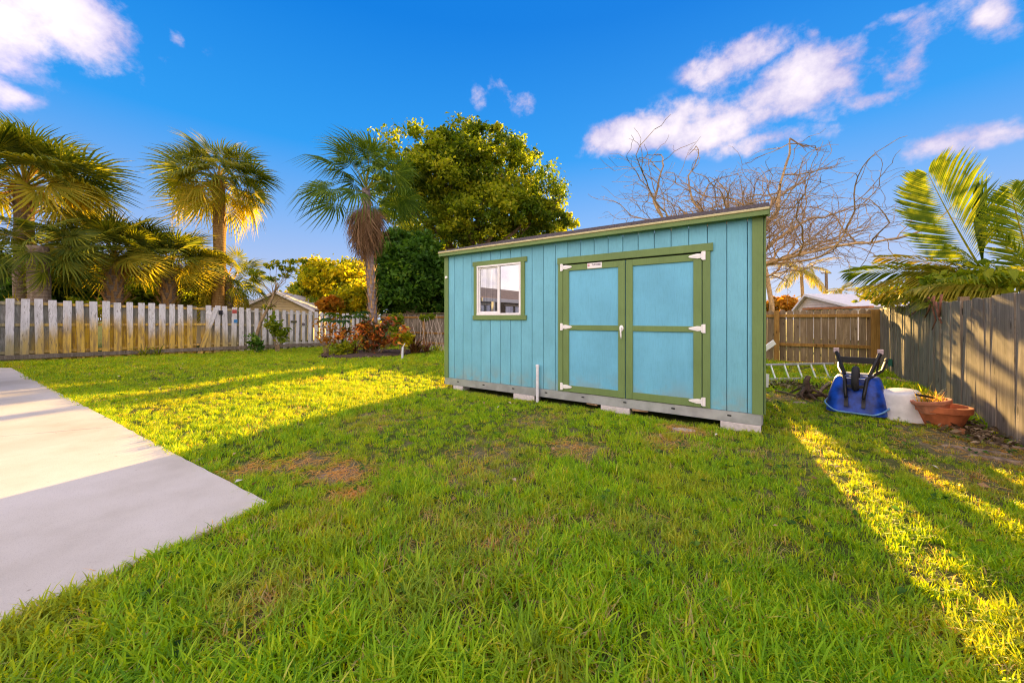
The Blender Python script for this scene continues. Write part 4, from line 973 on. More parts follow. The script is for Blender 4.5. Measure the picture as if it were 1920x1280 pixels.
b_ = px(1752, 6.9, z=0)
leafy_tree('hedge_shrub', 'leafy green shrub tangled under the palm fronds on the right fence', 'shrub', b_,
           [B_(1690, 552, 8.3, 60, 16, 60), B_(1790, 540, 6.5, 70, 22, 60), B_(1880, 528, 6.0, 60, 28, 60), B_(1760, 520, 7.0, 40, 14)], 2600, .075, M_lime, .05, 90, 41, .5)
rv = thing('vine_roots', 'bare reddish vine roots hanging down the right fence under the fronds', 'vine', pv(1752, 560, 5.85)); mb = MB(); q = random.Random(8)
fy = Vector((-.811, .585, 0)) * .05
def on_rf(u, v):   # point on right fence face
    k_ = (u - 960) / F_PX; s = (k_ * CR.y - CR.x) / (k_ * dF.y - dF.x); P = CR - dF * s + fy; P.z = CAM_H + (HOR - v) / F_PX * P.y; return P
for (pl) in (((1760, 555), (1758, 580), (1764, 600), (1756, 618)), ((1775, 552), (1772, 575), (1770, 600)), ((1758, 560), (1748, 585), (1742, 596)), ((1763, 566), (1768, 590), (1775, 606)), ((1750, 558), (1730, 580), (1712, 592))):
    mb.tube([on_rf(u, v) - rv.location for u, v in pl], [.018, .014, .010, .007][:len(pl)], 6)
mb.build('stems', plain('reddish_root', (.20, .08, .045), .9, .3, 12), rv, smooth=True)
tl = MB()
for k in range(9):
    a = on_rf(1735 + q.uniform(-30, 45), 556); b = on_rf(1705 + q.uniform(-10, 75), 580 + q.uniform(0, 34)); w = Vector((.02, .01, 0)); m = a.lerp(b, .5) + Vector((-.08, -.06, .08))
    tl.add([a - rv.location, m - w - rv.location, m + w - rv.location, b - rv.location], [(0, 1, 2), (1, 3, 2)])
tl.build('strap_leaves', M_lime, rv)
# far coconut palms
def coco(label, u, vb, ub, v, Y, r, n, sc, seed):
    q = random.Random(seed); b0 = px(ub, Y, z=0); h = pv(u, v, Y); t = thing('coconut_palm', label, 'palm tree', b0)
    m = (b0 + h) * .5 + Vector((.15, 0, 0)); MB().tube([b0 - b0, m - b0, h - b0], [r, r * .8, r * .7], 8).build('trunk', M_barebark, t, smooth=True)
    for i in range(n): frond_place(t, FEC[i % 2], h - b0, i * 2.4, R(q.uniform(-25, 60)), q.uniform(-.4, .4), sc)
    return t
coco('distant coconut palm with drooping fronds left of the white house roof', 1502, 0, 1503, 506, 36, .18, 16, 1.15, 1)
coco('small distant palm above the ridge of the white house', 1577, 0, 1577, 545, 40, .12, 14, .75, 2)
coco('tiny distant palm just above the back fence beside the white house', 1481, 0, 1480, 569, 38, .12, 12, .65, 3)
tk = thing('bare_pole_trunk', 'pale bare leaning trunk right beside the shed corner above the back fence', 'tree trunk', px(1448, 22, z=0)); b0 = tk.location
MB().tube([b0 - b0, pv(1447, 570, 22) - b0, pv(1438, 520, 22) - b0, pv(1432, 488, 22) - b0], [.16, .13, .12, .11], 8).build('trunk', M_barebark, tk, smooth=True)
tk = thing('utility_pole', 'thin distant wooden pole between the coconut palm and white house', 'pole', px(1551, 45, z=0)); b0 = tk.location
MB().tube([b0 - b0, pv(1549, 508, 45) - b0], [.18, .14], 8).build('pole', M_bark, tk); MB().box((pv(1549, 512, 45) - b0), (1.2, .1, .12)).build('crossarm', M_bark, tk)

# ------------------------------------------------------------------ neighbouring buildings
def gable(name, label, P0, P1, depth, eave, ridge, wall, roofm, ov=.35, ridge_t=.5, lap=.2, cat='house', trim=None):
    """gable wall between world points P0 and P1, building goes back by depth; lap siding pieces on the gable wall"""
    d = (P1 - P0); W = d.length; ang = math.atan2(d.y, d.x); t = thing(name, label, cat, (P0.x, P0.y, 0), ang); tr = trim or M_white
    mb = MB(); mb.add([(0, 0, 0), (W, 0, 0), (W, 0, eave), (W * ridge_t, 0, ridge), (0, 0, eave), (0, depth, 0), (W, depth, 0), (W, depth, eave), (W * ridge_t, depth, ridge), (0, depth, eave)],
           [(0, 1, 2, 3, 4), (5, 9, 8, 7, 6), (1, 6, 7, 2), (0, 4, 9, 5)]); mb.build('wall', wall, t)
    z = .1
    while z < ridge - lap * .6:
        x0 = 0 if z < eave else W * ridge_t * (z + lap - eave) / (ridge - eave); x1 = W if z < eave else W - (W - W * ridge_t) * (z + lap - eave) / (ridge - eave)
        x0 = max(x0, 0); x1 = min(x1, W)
        if x1 - x0 > .1 and z > 1.0:
            m2 = MB(); m2.add([(x0, -.05, 0), (x1, -.05, 0), (x1, -.012, lap), (x0, -.012, lap), (x0, -.0, 0), (x1, -.0, 0)], [(0, 1, 2, 3), (0, 4, 5, 1)]); m2.build('siding_board', wall, t, loc=(0, 0, z))
        z += lap
    for (xa, xb, za, zb) in ((-ov, W * ridge_t, eave - ov * (ridge - eave) / (W * ridge_t), ridge), (W + ov, W * ridge_t, eave - ov * (ridge - eave) / (W - W * ridge_t), ridge)):
        m2 = MB(); vs = [(xa, -.3, za + .03), (xb, -.3, zb + .03), (xb, depth + .3, zb + .03), (xa, depth + .3, za + .03)]; vs2 = [(x, y, z + .05) for x, y, z in vs]
        m2.add(vs + vs2, [(0, 3, 2, 1), (4, 5, 6, 7), (0, 1, 5, 4), (1, 2, 6, 5), (2, 3, 7, 6), (3, 0, 4, 7)]); rf = m2.build('roof', roofm, t)
        m3 = MB(); m3.add([(xa, -.33, za - .08), (xb, -.33, zb - .08), (xb, -.33, zb + .07), (xa, -.33, za + .07), (xa, -.302, za - .08), (xb, -.302, zb - .08), (xb, -.302, zb + .07), (xa, -.302, za + .07)],
                          [(0, 1, 2, 3), (4, 7, 6, 5), (0, 4, 5, 1), (3, 2, 6, 7)]); m3.build('barge_board', tr, t)
    return t
M_tan = plain('tan_lap_siding', (.62, .50, .27), .6, .06, 2, .05); M_tanr = plain('tan_metal_roof', (.42, .40, .38), .6, .1, 3, .05)
M_wwall = plain('white_lap_siding', (.62, .58, .52), .6, .08, 3, .05); M_wroof = plain('white_metal_roof', (.72, .68, .62), .5, .06, 3, .05)
e0 = pv(590, 580, 21.5); a0_ = pv(520, 544, 21.5); w0 = pv(447, 580, 21.5)
gable('tan_building', 'tan lap-sided building with a low gable behind the white fence', px(447, 21.5, z=0), px(588, 22.5, z=0), 6, 1.78, 2.82, M_tan, M_tanr, .12, .5, .155)
gable('tan_building', 'low tan roof corner just left of the tall lone palm trunk', px(322, 19.5, z=0), px(400, 19.5, z=0), 4, 1.85, 2.35, M_tan, plain('tan_roof', (.46, .38, .20), .6, .06, 3, .05), .2, .75, .155)
hw = gable('white_house', 'white house with a low gable roof beyond the back fence, right of the shed', px(1497, 26, z=0), px(1600, 22, z=0), 12, 2.0, 2.85, M_wwall, M_wroof, .3, .22, .16, 'house')
MB().box((3.0, -.2, 1.92), (4.5, .3, .12)).build('eave', M_orange if False else plain('rusty_eave', (.42, .17, .06), .8, .2, 5), hw)
# tiled roof seen between fan palm and shed
b0 = px(780, 38, z=0); tr = thing('tiled_house', 'far house showing a red tiled roof over the brown fence', 'house', b0)
MB().box((0, 2, 1.1), (3.6, 4, 2.2)).build('wall', M_wwall, tr)
m_rt = plain('red_roof_tile', (.45, .20, .15), .8, .2, 8, .2); m2 = MB(); m2.add([(-2.1, -.4, 1.75), (2.4, -.4, 1.75), (2.0, 2.2, 2.75), (-1.2, 2.2, 2.75)], [(0, 1, 2, 3)]); rt = m2.build('roof', m_rt, tr)
for k in range(11):
    z0 = 1.77 + k * .09; y0 = -.42 + k * .235; MB().tube([(-2.1 + k * .085, y0, z0), (2.4 - k * .04, y0, z0)], .05, 5).build('tile_course', m_rt, rt)
# house to the left out of frame, seen mirrored in the shed window
hA = Vector((-9.0, 4.2, 0)); hB = Vector((-14.6, -4.6, 0)); d_ = hB - hA; W_ = d_.length
hs = thing('bungalow', 'low bungalow with a tan roof beside the patio, reflected in the shed window', 'house', hA, math.atan2(d_.y, d_.x))
MB().box((W_ / 2, -3.0, 1.1), (W_, 5.0, 2.2)).build('wall', plain('bungalow_wall', (.10, .075, .05), .8, .2, 4), hs)
mb = MB(); mb.add([(-.5, .9, 2.05), (W_ + .5, .9, 2.05), (W_ + .5, -3, 2.95), (-.5, -3, 2.95), (-.5, -6.6, 2.05), (W_ + .5, -6.6, 2.05)], [(0, 1, 2, 3), (3, 2, 5, 4)]); mb.build('roof', plain('tan_roof_sheet', (.50, .30, .16), .7, .2, 5), hs)
MB().box((W_ / 2, .9, 2.0), (W_ + 1, .03, .14)).build('fascia', M_white, hs)
for k in range(5):
    MB().box((.3 + k * W_ / 4.2, .8, 1.0), (.10, .10, 2.0)).build('porch_post', M_white, hs)
    wn_ = MB().box((1.1 + k * W_ / 4.6, -.47, 1.35), (1.1, .05, 1.0)).build('window', M_g1, hs); MB().box((1.1 + k * W_ / 4.6, -.46, 1.9), (1.2, .06, .06)).build('window_head', M_white, wn_)
leafy_tree('hedge_shrub', 'leafy shrub by the bungalow, mirrored in the shed window', 'shrub', (-8.9, 4.9, 0), [((-9.0, 4.7, 1.7), (.5, .5, .6)), ((-8.9, 4.6, .8), (.5, .5, .7))], 1800, .09, M_lime, .05, 30, 51, .4)

# ------------------------------------------------------------------ things by the right fence
# upturned wheelbarrow: local -y faces the camera
wb0 = px(1607, 5.05, z=gz(4.6, 5.05)); wb = thing('wheelbarrow', 'upturned blue wheelbarrow with black handles and a black wheel, beside the white tub', 'wheelbarrow', wb0, R(-46)); wb.scale = (.82, .84, .93)
def rrect(x0, x1, y0, y1, z, r, n=6):
    pts = []
    for cx_, cy_, a0 in ((x1 - r, y1 - r, 0), (x0 + r, y1 - r, 90), (x0 + r, y0 + r, 180), (x1 - r, y0 + r, 270)):
        for k in range(n): a = R(a0 + 90 * k / (n - 1)); pts.append(Vector((cx_ + r * math.cos(a), cy_ + r * math.sin(a), z)))
    return pts
tb = MB(); rings = []
for f in (0, .25, .5, .75, .9, 1.0):
    e = f if f < .9 else .9 + (f - .9) * .2
    e3 = e ** 1.8; rings.append(rrect(-.36 + .10 * e3, .36 - .10 * e3, -.44 + .30 * e3, .40 - .12 * e, .03 + .49 * f if f < .9 else (.03 + .441 + (.03 if f > .95 else 0)), .16 - .03 * f))
rings[-1] = [Vector((p.x * .93, (p.y - .08) * .93 + .08, p.z)) for p in rings[-1]]
tb.loft(rings, False); n_ = len(rings[0]); tb.f.append(tuple(5 * n_ + k for k in range(n_)))
tub = tb.build('tub', M_blue, wb, smooth=True)
rp = rrect(-.375, .375, -.455, .415, .03, .17); rp = [Vector((p.x, p.y, .03 + .05 * max(0, 1 - abs(p.x) / .1) * 0 + .11 * (abs(p.x) / .375) ** 3)) for p in rp]
MB().tube(rp + [rp[0]], .012, 6).build('rim', plain('pale_blue_edge', (.12, .28, .50), .4, .2, 20), tub, smooth=True)
wh = MB(); W0_ = Vector((0, -.26, .50))
def torus(mb, c, R_, r, w, n=24):
    rings = []
    for k in range(n):
        a = 2 * math.pi * k / n; d = Vector((0, math.cos(a), math.sin(a)))
        rings.append([c + d * (R_ + r * math.cos(b)) + Vector((w * math.sin(b), 0, 0)) for b in [2 * math.pi * j / 10 for j in range(10)]])
    rings.append(rings[0]); mb.loft(rings, False)
torus(wh, W0_, .135, .045, .046); tyre = wh.build('wheel', M_rubber, wb, smooth=True)
MB().tube([W0_ + Vector((-.02, 0, 0)), W0_ + Vector((.02, 0, 0))], [.10, .10], 16).build('rim', M_black, tyre)
MB().tube([W0_ + Vector((-.13, 0, 0)), W0_ + Vector((.13, 0, 0))], .010, 8).build('axle', M_metal, tyre)
for sx in (-1, 1):
    MB().tube([(sx * .10, -.47, .26), (sx * .115, -.40, .36), (sx * .13, -.26, .50), (sx * .20, .1, .535), (sx * .28, .60, .56), (sx * .31, 1.05, .66)], [.022, .024, .024, .024, .022, .022], 8).build('handle', M_black, wb, smooth=True)
    MB().tube([(sx * .31, 1.04, .655), (sx * .315, 1.19, .69)], .026, 8).build('grip', M_rubber, wb, smooth=True)
    lg_ = MB().tube([(sx * .15, -.06, .53), (sx * .22, .06, .72), (sx * .265, .13, .84)], [.026, .028, .030], 6).build('leg', M_black, wb)
    MB().bbox((sx * .27, .135, .865), (.07, .05, .07), .006).build('foot', plain('worn_pinkish_paint', (.50, .38, .38), .6, .2, 20), lg_)
    MB().tube([(sx * .22, .28, .56), (sx * .25, .20, .74)], .014, 6).build('brace', M_black, wb)
    MB().box((sx * .10, -.43, .20), (.045, .012, .17), rot=(R(-38), 0, 0)).build('tub_brace', M_black, wb)
MB().bbox((0, .09, .735), (.46, .03, .085), .004).build('crossbar', M_black, wb)
MB().bbox((0, -.345, .40), (.24, .035, .04), .004).build('wheel_guard', M_black, wb)
MB().bbox((0, .02, .545), (.40, .16, .02), .004).build('bed_plate', M_metal, wb)

def pot_prof(r0, r1, h, t=.018, rim=.05, rimh=.06):
    return [(0, 0), (r0, 0), (r1 - rim * .4, h - rimh), (r1, h - rimh), (r1 + .006, h - .006), (r1, h), (r1 - t * 1.6, h), (r1 - t * 2.2, h - rimh), (r0 - t, t), (0, t)]
# white tub upside down
b0 = px(1694, 4.72, z=gz(5, 4.7)); wt = thing('white_planter', 'white plastic planter turned upside down between the wheelbarrow and the terracotta pots', 'planter', b0)
M_ = Matrix.Rotation(R(-9), 4, 'Y')
prof = [(.245, -.02), (.25, .02), (.244, .03), (.235, .10), (.215, .22), (.185, .32), (.172, .345), (.15, .352), (0, .352)]
MB().lathe(prof, 36, M_).build('tub', M_bucket, wt, smooth=True)
# terracotta
b0 = px(1766, 4.42, z=gz(5, 4.4)); tp = thing('terracotta_pot', 'large terracotta pot with thick rim standing on the grass by the right fence', 'plant pot', b0)
MB().lathe(pot_prof(.155, .238, .24, .018, .045, .07), 40).build('pot', M_terra, tp, smooth=False)
MB().lathe([(0, .14), (.195, .14)], 32).build('soil', M_soil, tp)
b1 = b0 + Vector((-.115, -.02, .155)); ti = thing('terracotta_pot', 'pale rimmed terracotta pot set tilted inside the larger pot, full of dry grass', 'plant pot', b1); ti.rotation_euler = (R(-6), R(-9), 0)
MB().lathe(pot_prof(.11, .165, .15, .016, .03, .04), 36).build('pot', M_terral, ti)
MB().lathe([(0, .115), (.135, .115)], 32).build('soil', M_soil, ti)
def tuft(n, rad, h, w, mat, seed, name='grass_tuft', lean=.6, parent=None, loc=None):
    q = np.random.default_rng(seed); a = q.random(n) * 6.283; rr_ = rad * q.random(n) ** .6
    base = np.stack([rr_ * np.cos(a), rr_ * np.sin(a), np.zeros(n)], 1); az = q.random(n) * 6.283; L = h * (.45 + .75 * q.random(n)); le = lean * (.2 + q.random(n))
    d = np.stack([np.cos(az), np.sin(az), np.zeros(n)], 1); side = np.stack([-np.sin(az), np.cos(az), np.zeros(n)], 1) * (w * (.7 + .6 * q.random(n)))[:, None] / 2
    def at(f, wf): p = base + d * (le * L * f * f)[:, None]; p[:, 2] += L * f * (1 - .35 * le * f); return p - side * wf, p + side * wf
    l0, r0 = at(0, 1); l1, r1 = at(.4, .95); l2, r2 = at(.75, .6); t_, _ = at(1, 0)
    V = np.stack([l0, r0, r1, l1, r2, l2, t_], 1)
    me = np_mesh(name, V, 7, mat, q.random(n), [(0, 1, 2), (0, 2, 3), (3, 2, 4), (3, 4, 5), (5, 4, 6)]); return me
link('dry_stems', tuft(60, .11, .17, .007, M_straw, 5, lean=.9), ti, loc=(0, 0, .11)); link('green_stems', tuft(14, .08, .26, .010, M_lime, 6, lean=.6), ti, loc=(-.03, .02, .11))
# ladder on its edge along the back
a = px(1418, 7.3, z=0); b = px(1570, 7.55, z=0); L = (b - a).length
ld = thing('ladder', 'aluminium ladder lying on its side in the weeds behind the wheelbarrow', 'ladder', a, math.atan2((b - a).y, (b - a).x))
for z, d in ((.07, 0), (.345, .12)): MB().bbox((L / 2, d, z), (L + .1, .028, .055 if z < .2 else .042), .006).build('rail', M_alu, ld)
for k in range(6): MB().tube([(.12 + k * .30, .0, .07), (.12 + k * .30, .12, .345)], .017, 8).build('rung', M_alu, ld)
MB().box((L * .2, -.12, .03), (L * .6, .05, .03), rot=(0, 0, R(-4))).build('rail_stile', M_alu, ld)
o = tag(MB().bbox((0, 0, 0), (.09, .05, .24), .006).build('downspout_offcut', M_whitep, None, loc=px(1436, 6.8, z=.14), rot=(0, .1, .3)), 'short white downspout offcut standing by the shed corner under the ladder end', 'offcut')
P = px(1438, 8.6, v=651); o = tag(MB().bbox((0, 0, 0), (.42, .03, .12), .006).build('downspout', M_whitep, None, loc=P, rot=(0, R(-35), 0)), 'white ribbed slat leaning behind the shed corner against the back fence', 'slat')
# green box on the fence, stump roots, debris
P = on_rf(1675, 684); P.z = .30; o = tag(MB().bbox((0, 0, 0), (.10, .06, .15), .006).build('junction_box', plain('green_plastic', (.02, .12, .08), .6, .1, 8), None, loc=P, rot=(0, 0, R(54))), 'small dark green box fixed low on the right fence', 'box')
rt = thing('root_stump', 'gnarled dark root stump lying on the grass left of the wheelbarrow', 'stump', px(1513, 5.9, z=0)); q = random.Random(4); mb = MB()
mb.tube([(0, 0, .0), (.02, .02, .14), (-.01, 0, .28), (.03, 0, .36)], [.07, .055, .04, .03], 8)
for k in range(9):
    a_ = k * .75; r_ = q.uniform(.10, .27); mb.tube([(0, 0, .06), (math.cos(a_) * r_ * .4, math.sin(a_) * r_ * .4, q.uniform(.05, .2)), (math.cos(a_) * r_, math.sin(a_) * r_, q.uniform(0, .12)), (math.cos(a_ + .3) * r_ * 1.4, math.sin(a_ + .3) * r_ * 1.3, 0)], [.035, .028, .02, .008], 6)
mb.build('roots', plain('dark_root', (.09, .055, .035), .95, .4, 20, .6), rt, smooth=True)
def stick(name, pts, r, mat, label, cat):
    p0 = Vector(pts[0]); t = MB().tube([Vector(p) - p0 for p in pts], r, 6).build(name, mat, None, smooth=True, loc=p0); return tag(t, label, cat)
def gp(u, v, h=.03): p = gpt(u, v); p.z = gz(p.x, p.y) + h; return p
stick('branch', [gp(1455, 735), gp(1475, 742, .05), gp(1500, 748)], [.02, .018, .01], plain('dark_branch', (.11, .07, .045), .9, .3, 20), 'thin dark branch lying on the grass right of the shed corner', 'branch')
stick('branch', [gp(1560, 722, .06), gp(1545, 735, .09), gp(1530, 748)], [.03, .025, .015], M_bark, 'short grey branch lying against the left side of the wheelbarrow', 'branch')
stick('branch', [gp(1665, 718, .10), gp(1690, 726, .12), gp(1725, 728, .08)], [.03, .028, .02], M_rawwood, 'pale branch lying behind the white planter', 'branch')
stick('branch', [gp(1735, 735, .08), gp(1765, 728, .10), gp(1790, 722, .05)], [.022, .02, .012], M_bark, 'grey branch lying along the fence behind the terracotta pots', 'branch')
stick('black_hose_end', [b1 + Vector((-.27, -.06, .22)), b1 + Vector((-.15, -.05, .20)), b1 + Vector((.0, 0, .17))], .014, M_black, 'black hose end sticking out of the tilted terracotta pot', 'hose')
def slab_stone(name, u, v, w, l, rot, mat, label, cat, th=.03):
    q = random.Random(u); p = gp(u, v, .0); n = 9; o_ = [(math.cos(2 * math.pi * k / n) * w * q.uniform(.8, 1.1), math.sin(2 * math.pi * k / n) * l * q.uniform(.8, 1.1)) for k in range(n)]
    mb = MB().loft([[(x, y, -.02) for x, y in o_], [(x, y, th * .7) for x, y in o_], [(x * .9, y * .9, th) for x, y in o_]]); return tag(mb.build(name, mat, None, loc=p, rot=(0, 0, rot)), label, cat)
M_stone = plain('pale_stone', (.42, .35, .27), .95, .25, 14, .6)
M_strip = plain('weathered_bark_strip', (.26, .20, .14), .95, .5, 25, .8)
slab_stone('wood_strip', 1830, 846, .22, .035, R(-40), M_strip, 'pale flat strip in the grass left of the others, near the right fence foot', 'strip', .025)
slab_stone('wood_strip', 1868, 862, .16, .03, R(-42), M_strip, 'pale flat strip in the grass, middle one below the pots by the right fence', 'strip', .025)
slab_stone('wood_strip', 1885, 838, .20, .035, R(-48), M_strip, 'pale flat strip lying closest to the right fence foot', 'strip', .025)
slab_stone('brick_piece', 1802, 812, .09, .05, R(20), plain('orange_brick', (.36, .15, .06), .9, .2, 20, .4), 'broken orange brick piece in the grass right of the large terracotta pot', 'brick', .04)
slab_stone('flat_stone', 1283, 806, .13, .06, R(-20), M_stone, 'flat grey stone in the lawn in front of the shed doors', 'stone', .015)
slab_stone('flat_stone', 1500, 757, .10, .06, R(10), plain('pinkish_stone', (.36, .24, .21), .95, .2, 20, .4), 'pinkish flat stone in the grass between shed corner and wheelbarrow', 'stone', .02)
slab_stone('flat_stone', 370, 862, .06, .04, R(-30), M_stone, 'small grey stone in the grass beside the patio edge', 'stone', .015)

# ------------------------------------------------------------------ planting bed
def bedp(u, v): return gpt(u, v, -.1)
bed = [bedp(u, v) for u, v in ((596, 673), (612, 677), (650, 679), (700, 675), (745, 672), (790, 665), (812, 659), (790, 655), (740, 654), (690, 654), (640, 656), (600, 664))]
n_ = len(bed); cb = sum(bed, Vector()) / n_; mb = MB()
def bump_z(p): return gz(p.x, p.y)
rs_ = [[Vector((p.x, p.y, bump_z(p) - .01)) for p in bed], [Vector((p.x * .9 + cb.x * .1, p.y * .9 + cb.y * .1, bump_z(p) + .05)) for p in bed], [Vector((p.x * .5 + cb.x * .5, p.y * .5 + cb.y * .5, bump_z(p) + .09)) for p in bed]]
mb.loft(rs_, False); mb.f.append(tuple(2 * n_ + k for k in range(n_)))
mo = mb.build('planting_bed', M_mulch); tag(mo, 'dark mulched planting bed at the foot of the fan palm', None, None, 'structure')
qn = np.random.default_rng(77); k_ = 2600; tt = qn.random(k_); ii = qn.integers(0, n_, k_); f_ = qn.random(k_) ** .5
bp = np.array([[p.x, p.y, 0] for p in bed]); nx = np.roll(bp, -1, 0); pts = bp[ii] * (1 - tt[:, None]) + nx[ii] * tt[:, None]; pts = pts * f_[:, None] + np.array([cb.x, cb.y, 0]) * (1 - f_[:, None]); pts[:, 2] = [gz(a, b) + .03 + .06 * (1 - f) for a, b, f in zip(pts[:, 0], pts[:, 1], f_)]
chips = link('mulch_chips', leaf_cloud('mulch_chips', pts, .05, leafmat('mulch_chip', [(0, (.03, .02, .015)), (.6, (.10, .06, .04)), (1, (.26, .19, .13))], .0, .9), 2.2, up=1.5)); tag(chips, 'loose dark bark chips covering the planting bed', None, None, 'stuff')
# croton
def stems_bush(name, label, cat, base, tips, mat_leaf, nleaf, size, rad, seed, stem=M_twig, sr=.014, elong=2.2):
    q = random.Random(seed); t = thing(name, label, cat, base); mb = MB(); cl = []
    for tp_ in tips: pts = limb(mb, (q.uniform(-.08, .08), q.uniform(-.08, .08), 0), tp_, sr, sr * .5, q, 5, .07); cl.append(np.array(tp_))
    mb.build('stems', stem, t, smooth=True); global rng; keep = rng; rng = np.random.default_rng(seed)
    C = np.array(cl); idx = rng.integers(0, len(C), nleaf); P = C[idx] + rng.normal(size=(nleaf, 3)) * np.array(rad)
    P[:, 2] = np.maximum(P[:, 2], .03); r = (.5 * rng.random(len(C))[idx] + .5 * rng.random(nleaf)); link('foliage', leaf_cloud('foliage', P, size, mat_leaf, elong, r=r, up=.6), t); rng = keep; return t
M_croton = leafmat('croton_leaf', [(0, (.03, .07, .015)), (.34, (.07, .09, .02)), (.5, (.26, .06, .025)), (.66, (.66, .20, .03)), (.84, (.85, .44, .06)), (1, (.36, .42, .05))], .3, .35, (1.6, 1.2, .6))
YB = 13.6
cbp = basep(700, YB); q = random.Random(9)
tips = []
for i in range(46):
    u = 700 + q.gauss(0, 24); lim = 46 * math.sqrt(max(.05, 1 - ((u - 700) / 60) ** 2)); v = 622 - q.uniform(-.75, .62) * lim * .75; tips.append(pv(u, v, YB) + Vector((0, q.uniform(-.45, .45), 0)) - cbp)
stems_bush('croton_bush', 'croton bush with orange, red and dark leaves at the foot of the fan palm', 'bush', cbp, tips, M_croton, 1700, .08, (.11, .13, .08), 1)
M_brom = leafmat('maroon_strap_leaf', [(0, (.05, .03, .02)), (.5, (.16, .06, .035)), (1, (.30, .17, .06))], .2, .5)
def straps(label, u, Y, n, h, w, mat, seed, lean=1.2, name='strap_plant', cat='plant'):
    b = basep(u, Y); t = thing(name, label, cat, b); link('leaves', tuft(n, .10, h, w, mat, seed, 'leaves', lean), t); return t
straps('spiky maroon strap-leaved plant on the left side of the croton bush', 664, 13.3, 46, .85, .05, M_brom, 3)
straps('spreading maroon strap-leaved plant right of the croton bush by the white stake', 778, 14.0, 70, 1.05, .055, M_brom, 4, 1.4)
straps('dark strap-leaved plant behind the white stake near the brown fence', 800, 14.9, 40, .9, .05, M_brom, 14, 1.4)
tips = [pv(755 + q.uniform(-14, 16), 636 + q.uniform(-8, 12), 13.3) - basep(752, 13.3) for _ in range(9)]
stems_bush('yellow_shrub', 'small yellow-green leafy shrub just above the white stake', 'shrub', basep(752, 13.3), tips, M_yellow, 180, .09, (.09, .09, .06), 5)
tips = [pv(645 + q.uniform(-18, 14), 655 + q.uniform(-10, 12), 13.0) - basep(642, 13.0) for _ in range(14)]
stems_bush('low_shrub', 'low green leafy shrub at the left end of the mulch bed', 'shrub', basep(642, 13.0), tips, M_lime, 420, .07, (.12, .12, .08), 6)
# broad-leaved papaya-like plant
bs = basep(643, 13.8); pp_ = thing('broadleaf_plant', 'slender plant with big drooping lobed green leaves left of the croton', 'plant', bs); q = random.Random(3)
MB().tube([(0, 0, 0), pv(642, 630, 13.8) - bs, pv(645, 600, 13.8) - bs], [.05, .04, .035], 8).build('stem', M_lime, pp_, smooth=True)
top = pv(645, 598, 13.8) - bs
for k in range(11):
    az = k * 2.4; L = q.uniform(.5, .8); e = top + Vector((math.cos(az) * L, math.sin(az) * L, q.uniform(-.05, .35))); mb = MB(); mb.tube([top, (top + e) / 2 + Vector((0, 0, .08)), e], .008, 4)
    for j in range(7):
        a_ = az + (j - 3) * .55; l = .34 * (1 - .08 * abs(j - 3)); d = Vector((math.cos(a_), math.sin(a_), -.25)); s_ = Vector((-math.sin(a_), math.cos(a_), 0)) * .075
        m = e + d * l * .5; tip = e + d * l + Vector((0, 0, -.07)); mb.add([e, m - s_, m + Vector((0, 0, .02)), m + s_, tip], [(0, 1, 2), (0, 2, 3), (1, 4, 2), (2, 4, 3)])
    mb.build('leaf', leaf_l, pp_) if False else mb.build('leaf', M_lime if k % 2 else M_darkleaf, pp_)
# thin orange stems plants left of the bed
tips = [pv(610 + q.uniform(-26, 22), 622 + q.uniform(-26, 20), 14.2) - basep(612, 14.2) for _ in range(16)]
stems_bush('thin_shrub', 'sparse orange-yellow twiggy shrub in front of the white fence left of the bed', 'shrub', basep(612, 14.2), tips, M_orange, 200, .07, (.10, .1, .09), 7, sr=.008)
# vine on the white fence and foliage at the sapling foot
tips = [pv(u, v, 15.3) - basep(520, 15.3) for u, v in ((505, 608), (512, 612), (520, 610), (518, 622), (526, 628), (530, 636), (508, 600), (534, 624))]
stems_bush('leafy_vine', 'leafy green vine climbing the white fence right of the leaning sapling', 'vine', basep(520, 15.3), tips, M_lime, 260, .10, (.10, .08, .09), 8)
tips = [pv(u, v, 15.0) - basep(481, 15.0) for u, v in ((475, 632), (484, 640), (478, 648), (488, 650), (472, 644))]
stems_bush('low_shrub', 'small dark green shrub at the foot of the leaning sapling', 'shrub', basep(481, 15.0), tips, M_darkleaf, 200, .09, (.09, .09, .09), 10)
straps('green spiky plant in front of the white fence by the leaning board', 268, 13.4, 26, .6, .03, M_lime, 21, .9)
straps('small green spiky plant at the fence foot right of the leaning board', 295, 13.6, 20, .55, .03, M_lime, 22, .9)
for k_, (u, v0, lab) in enumerate(((10, 545, 'narrow yellow-green leaves rising behind the fence at the left edge'), (168, 548, 'narrow grassy leaves behind the fence between the low palms'))):
    Y_ = 12.6 if u < 100 else 13.6; t = thing('strap_plant', lab, 'plant', px(u, Y_, z=1.2)); link('leaves', tuft(50, .5, 1.15, .035, M_palmy, 70 + k_, 'leaves', 1.0), t)
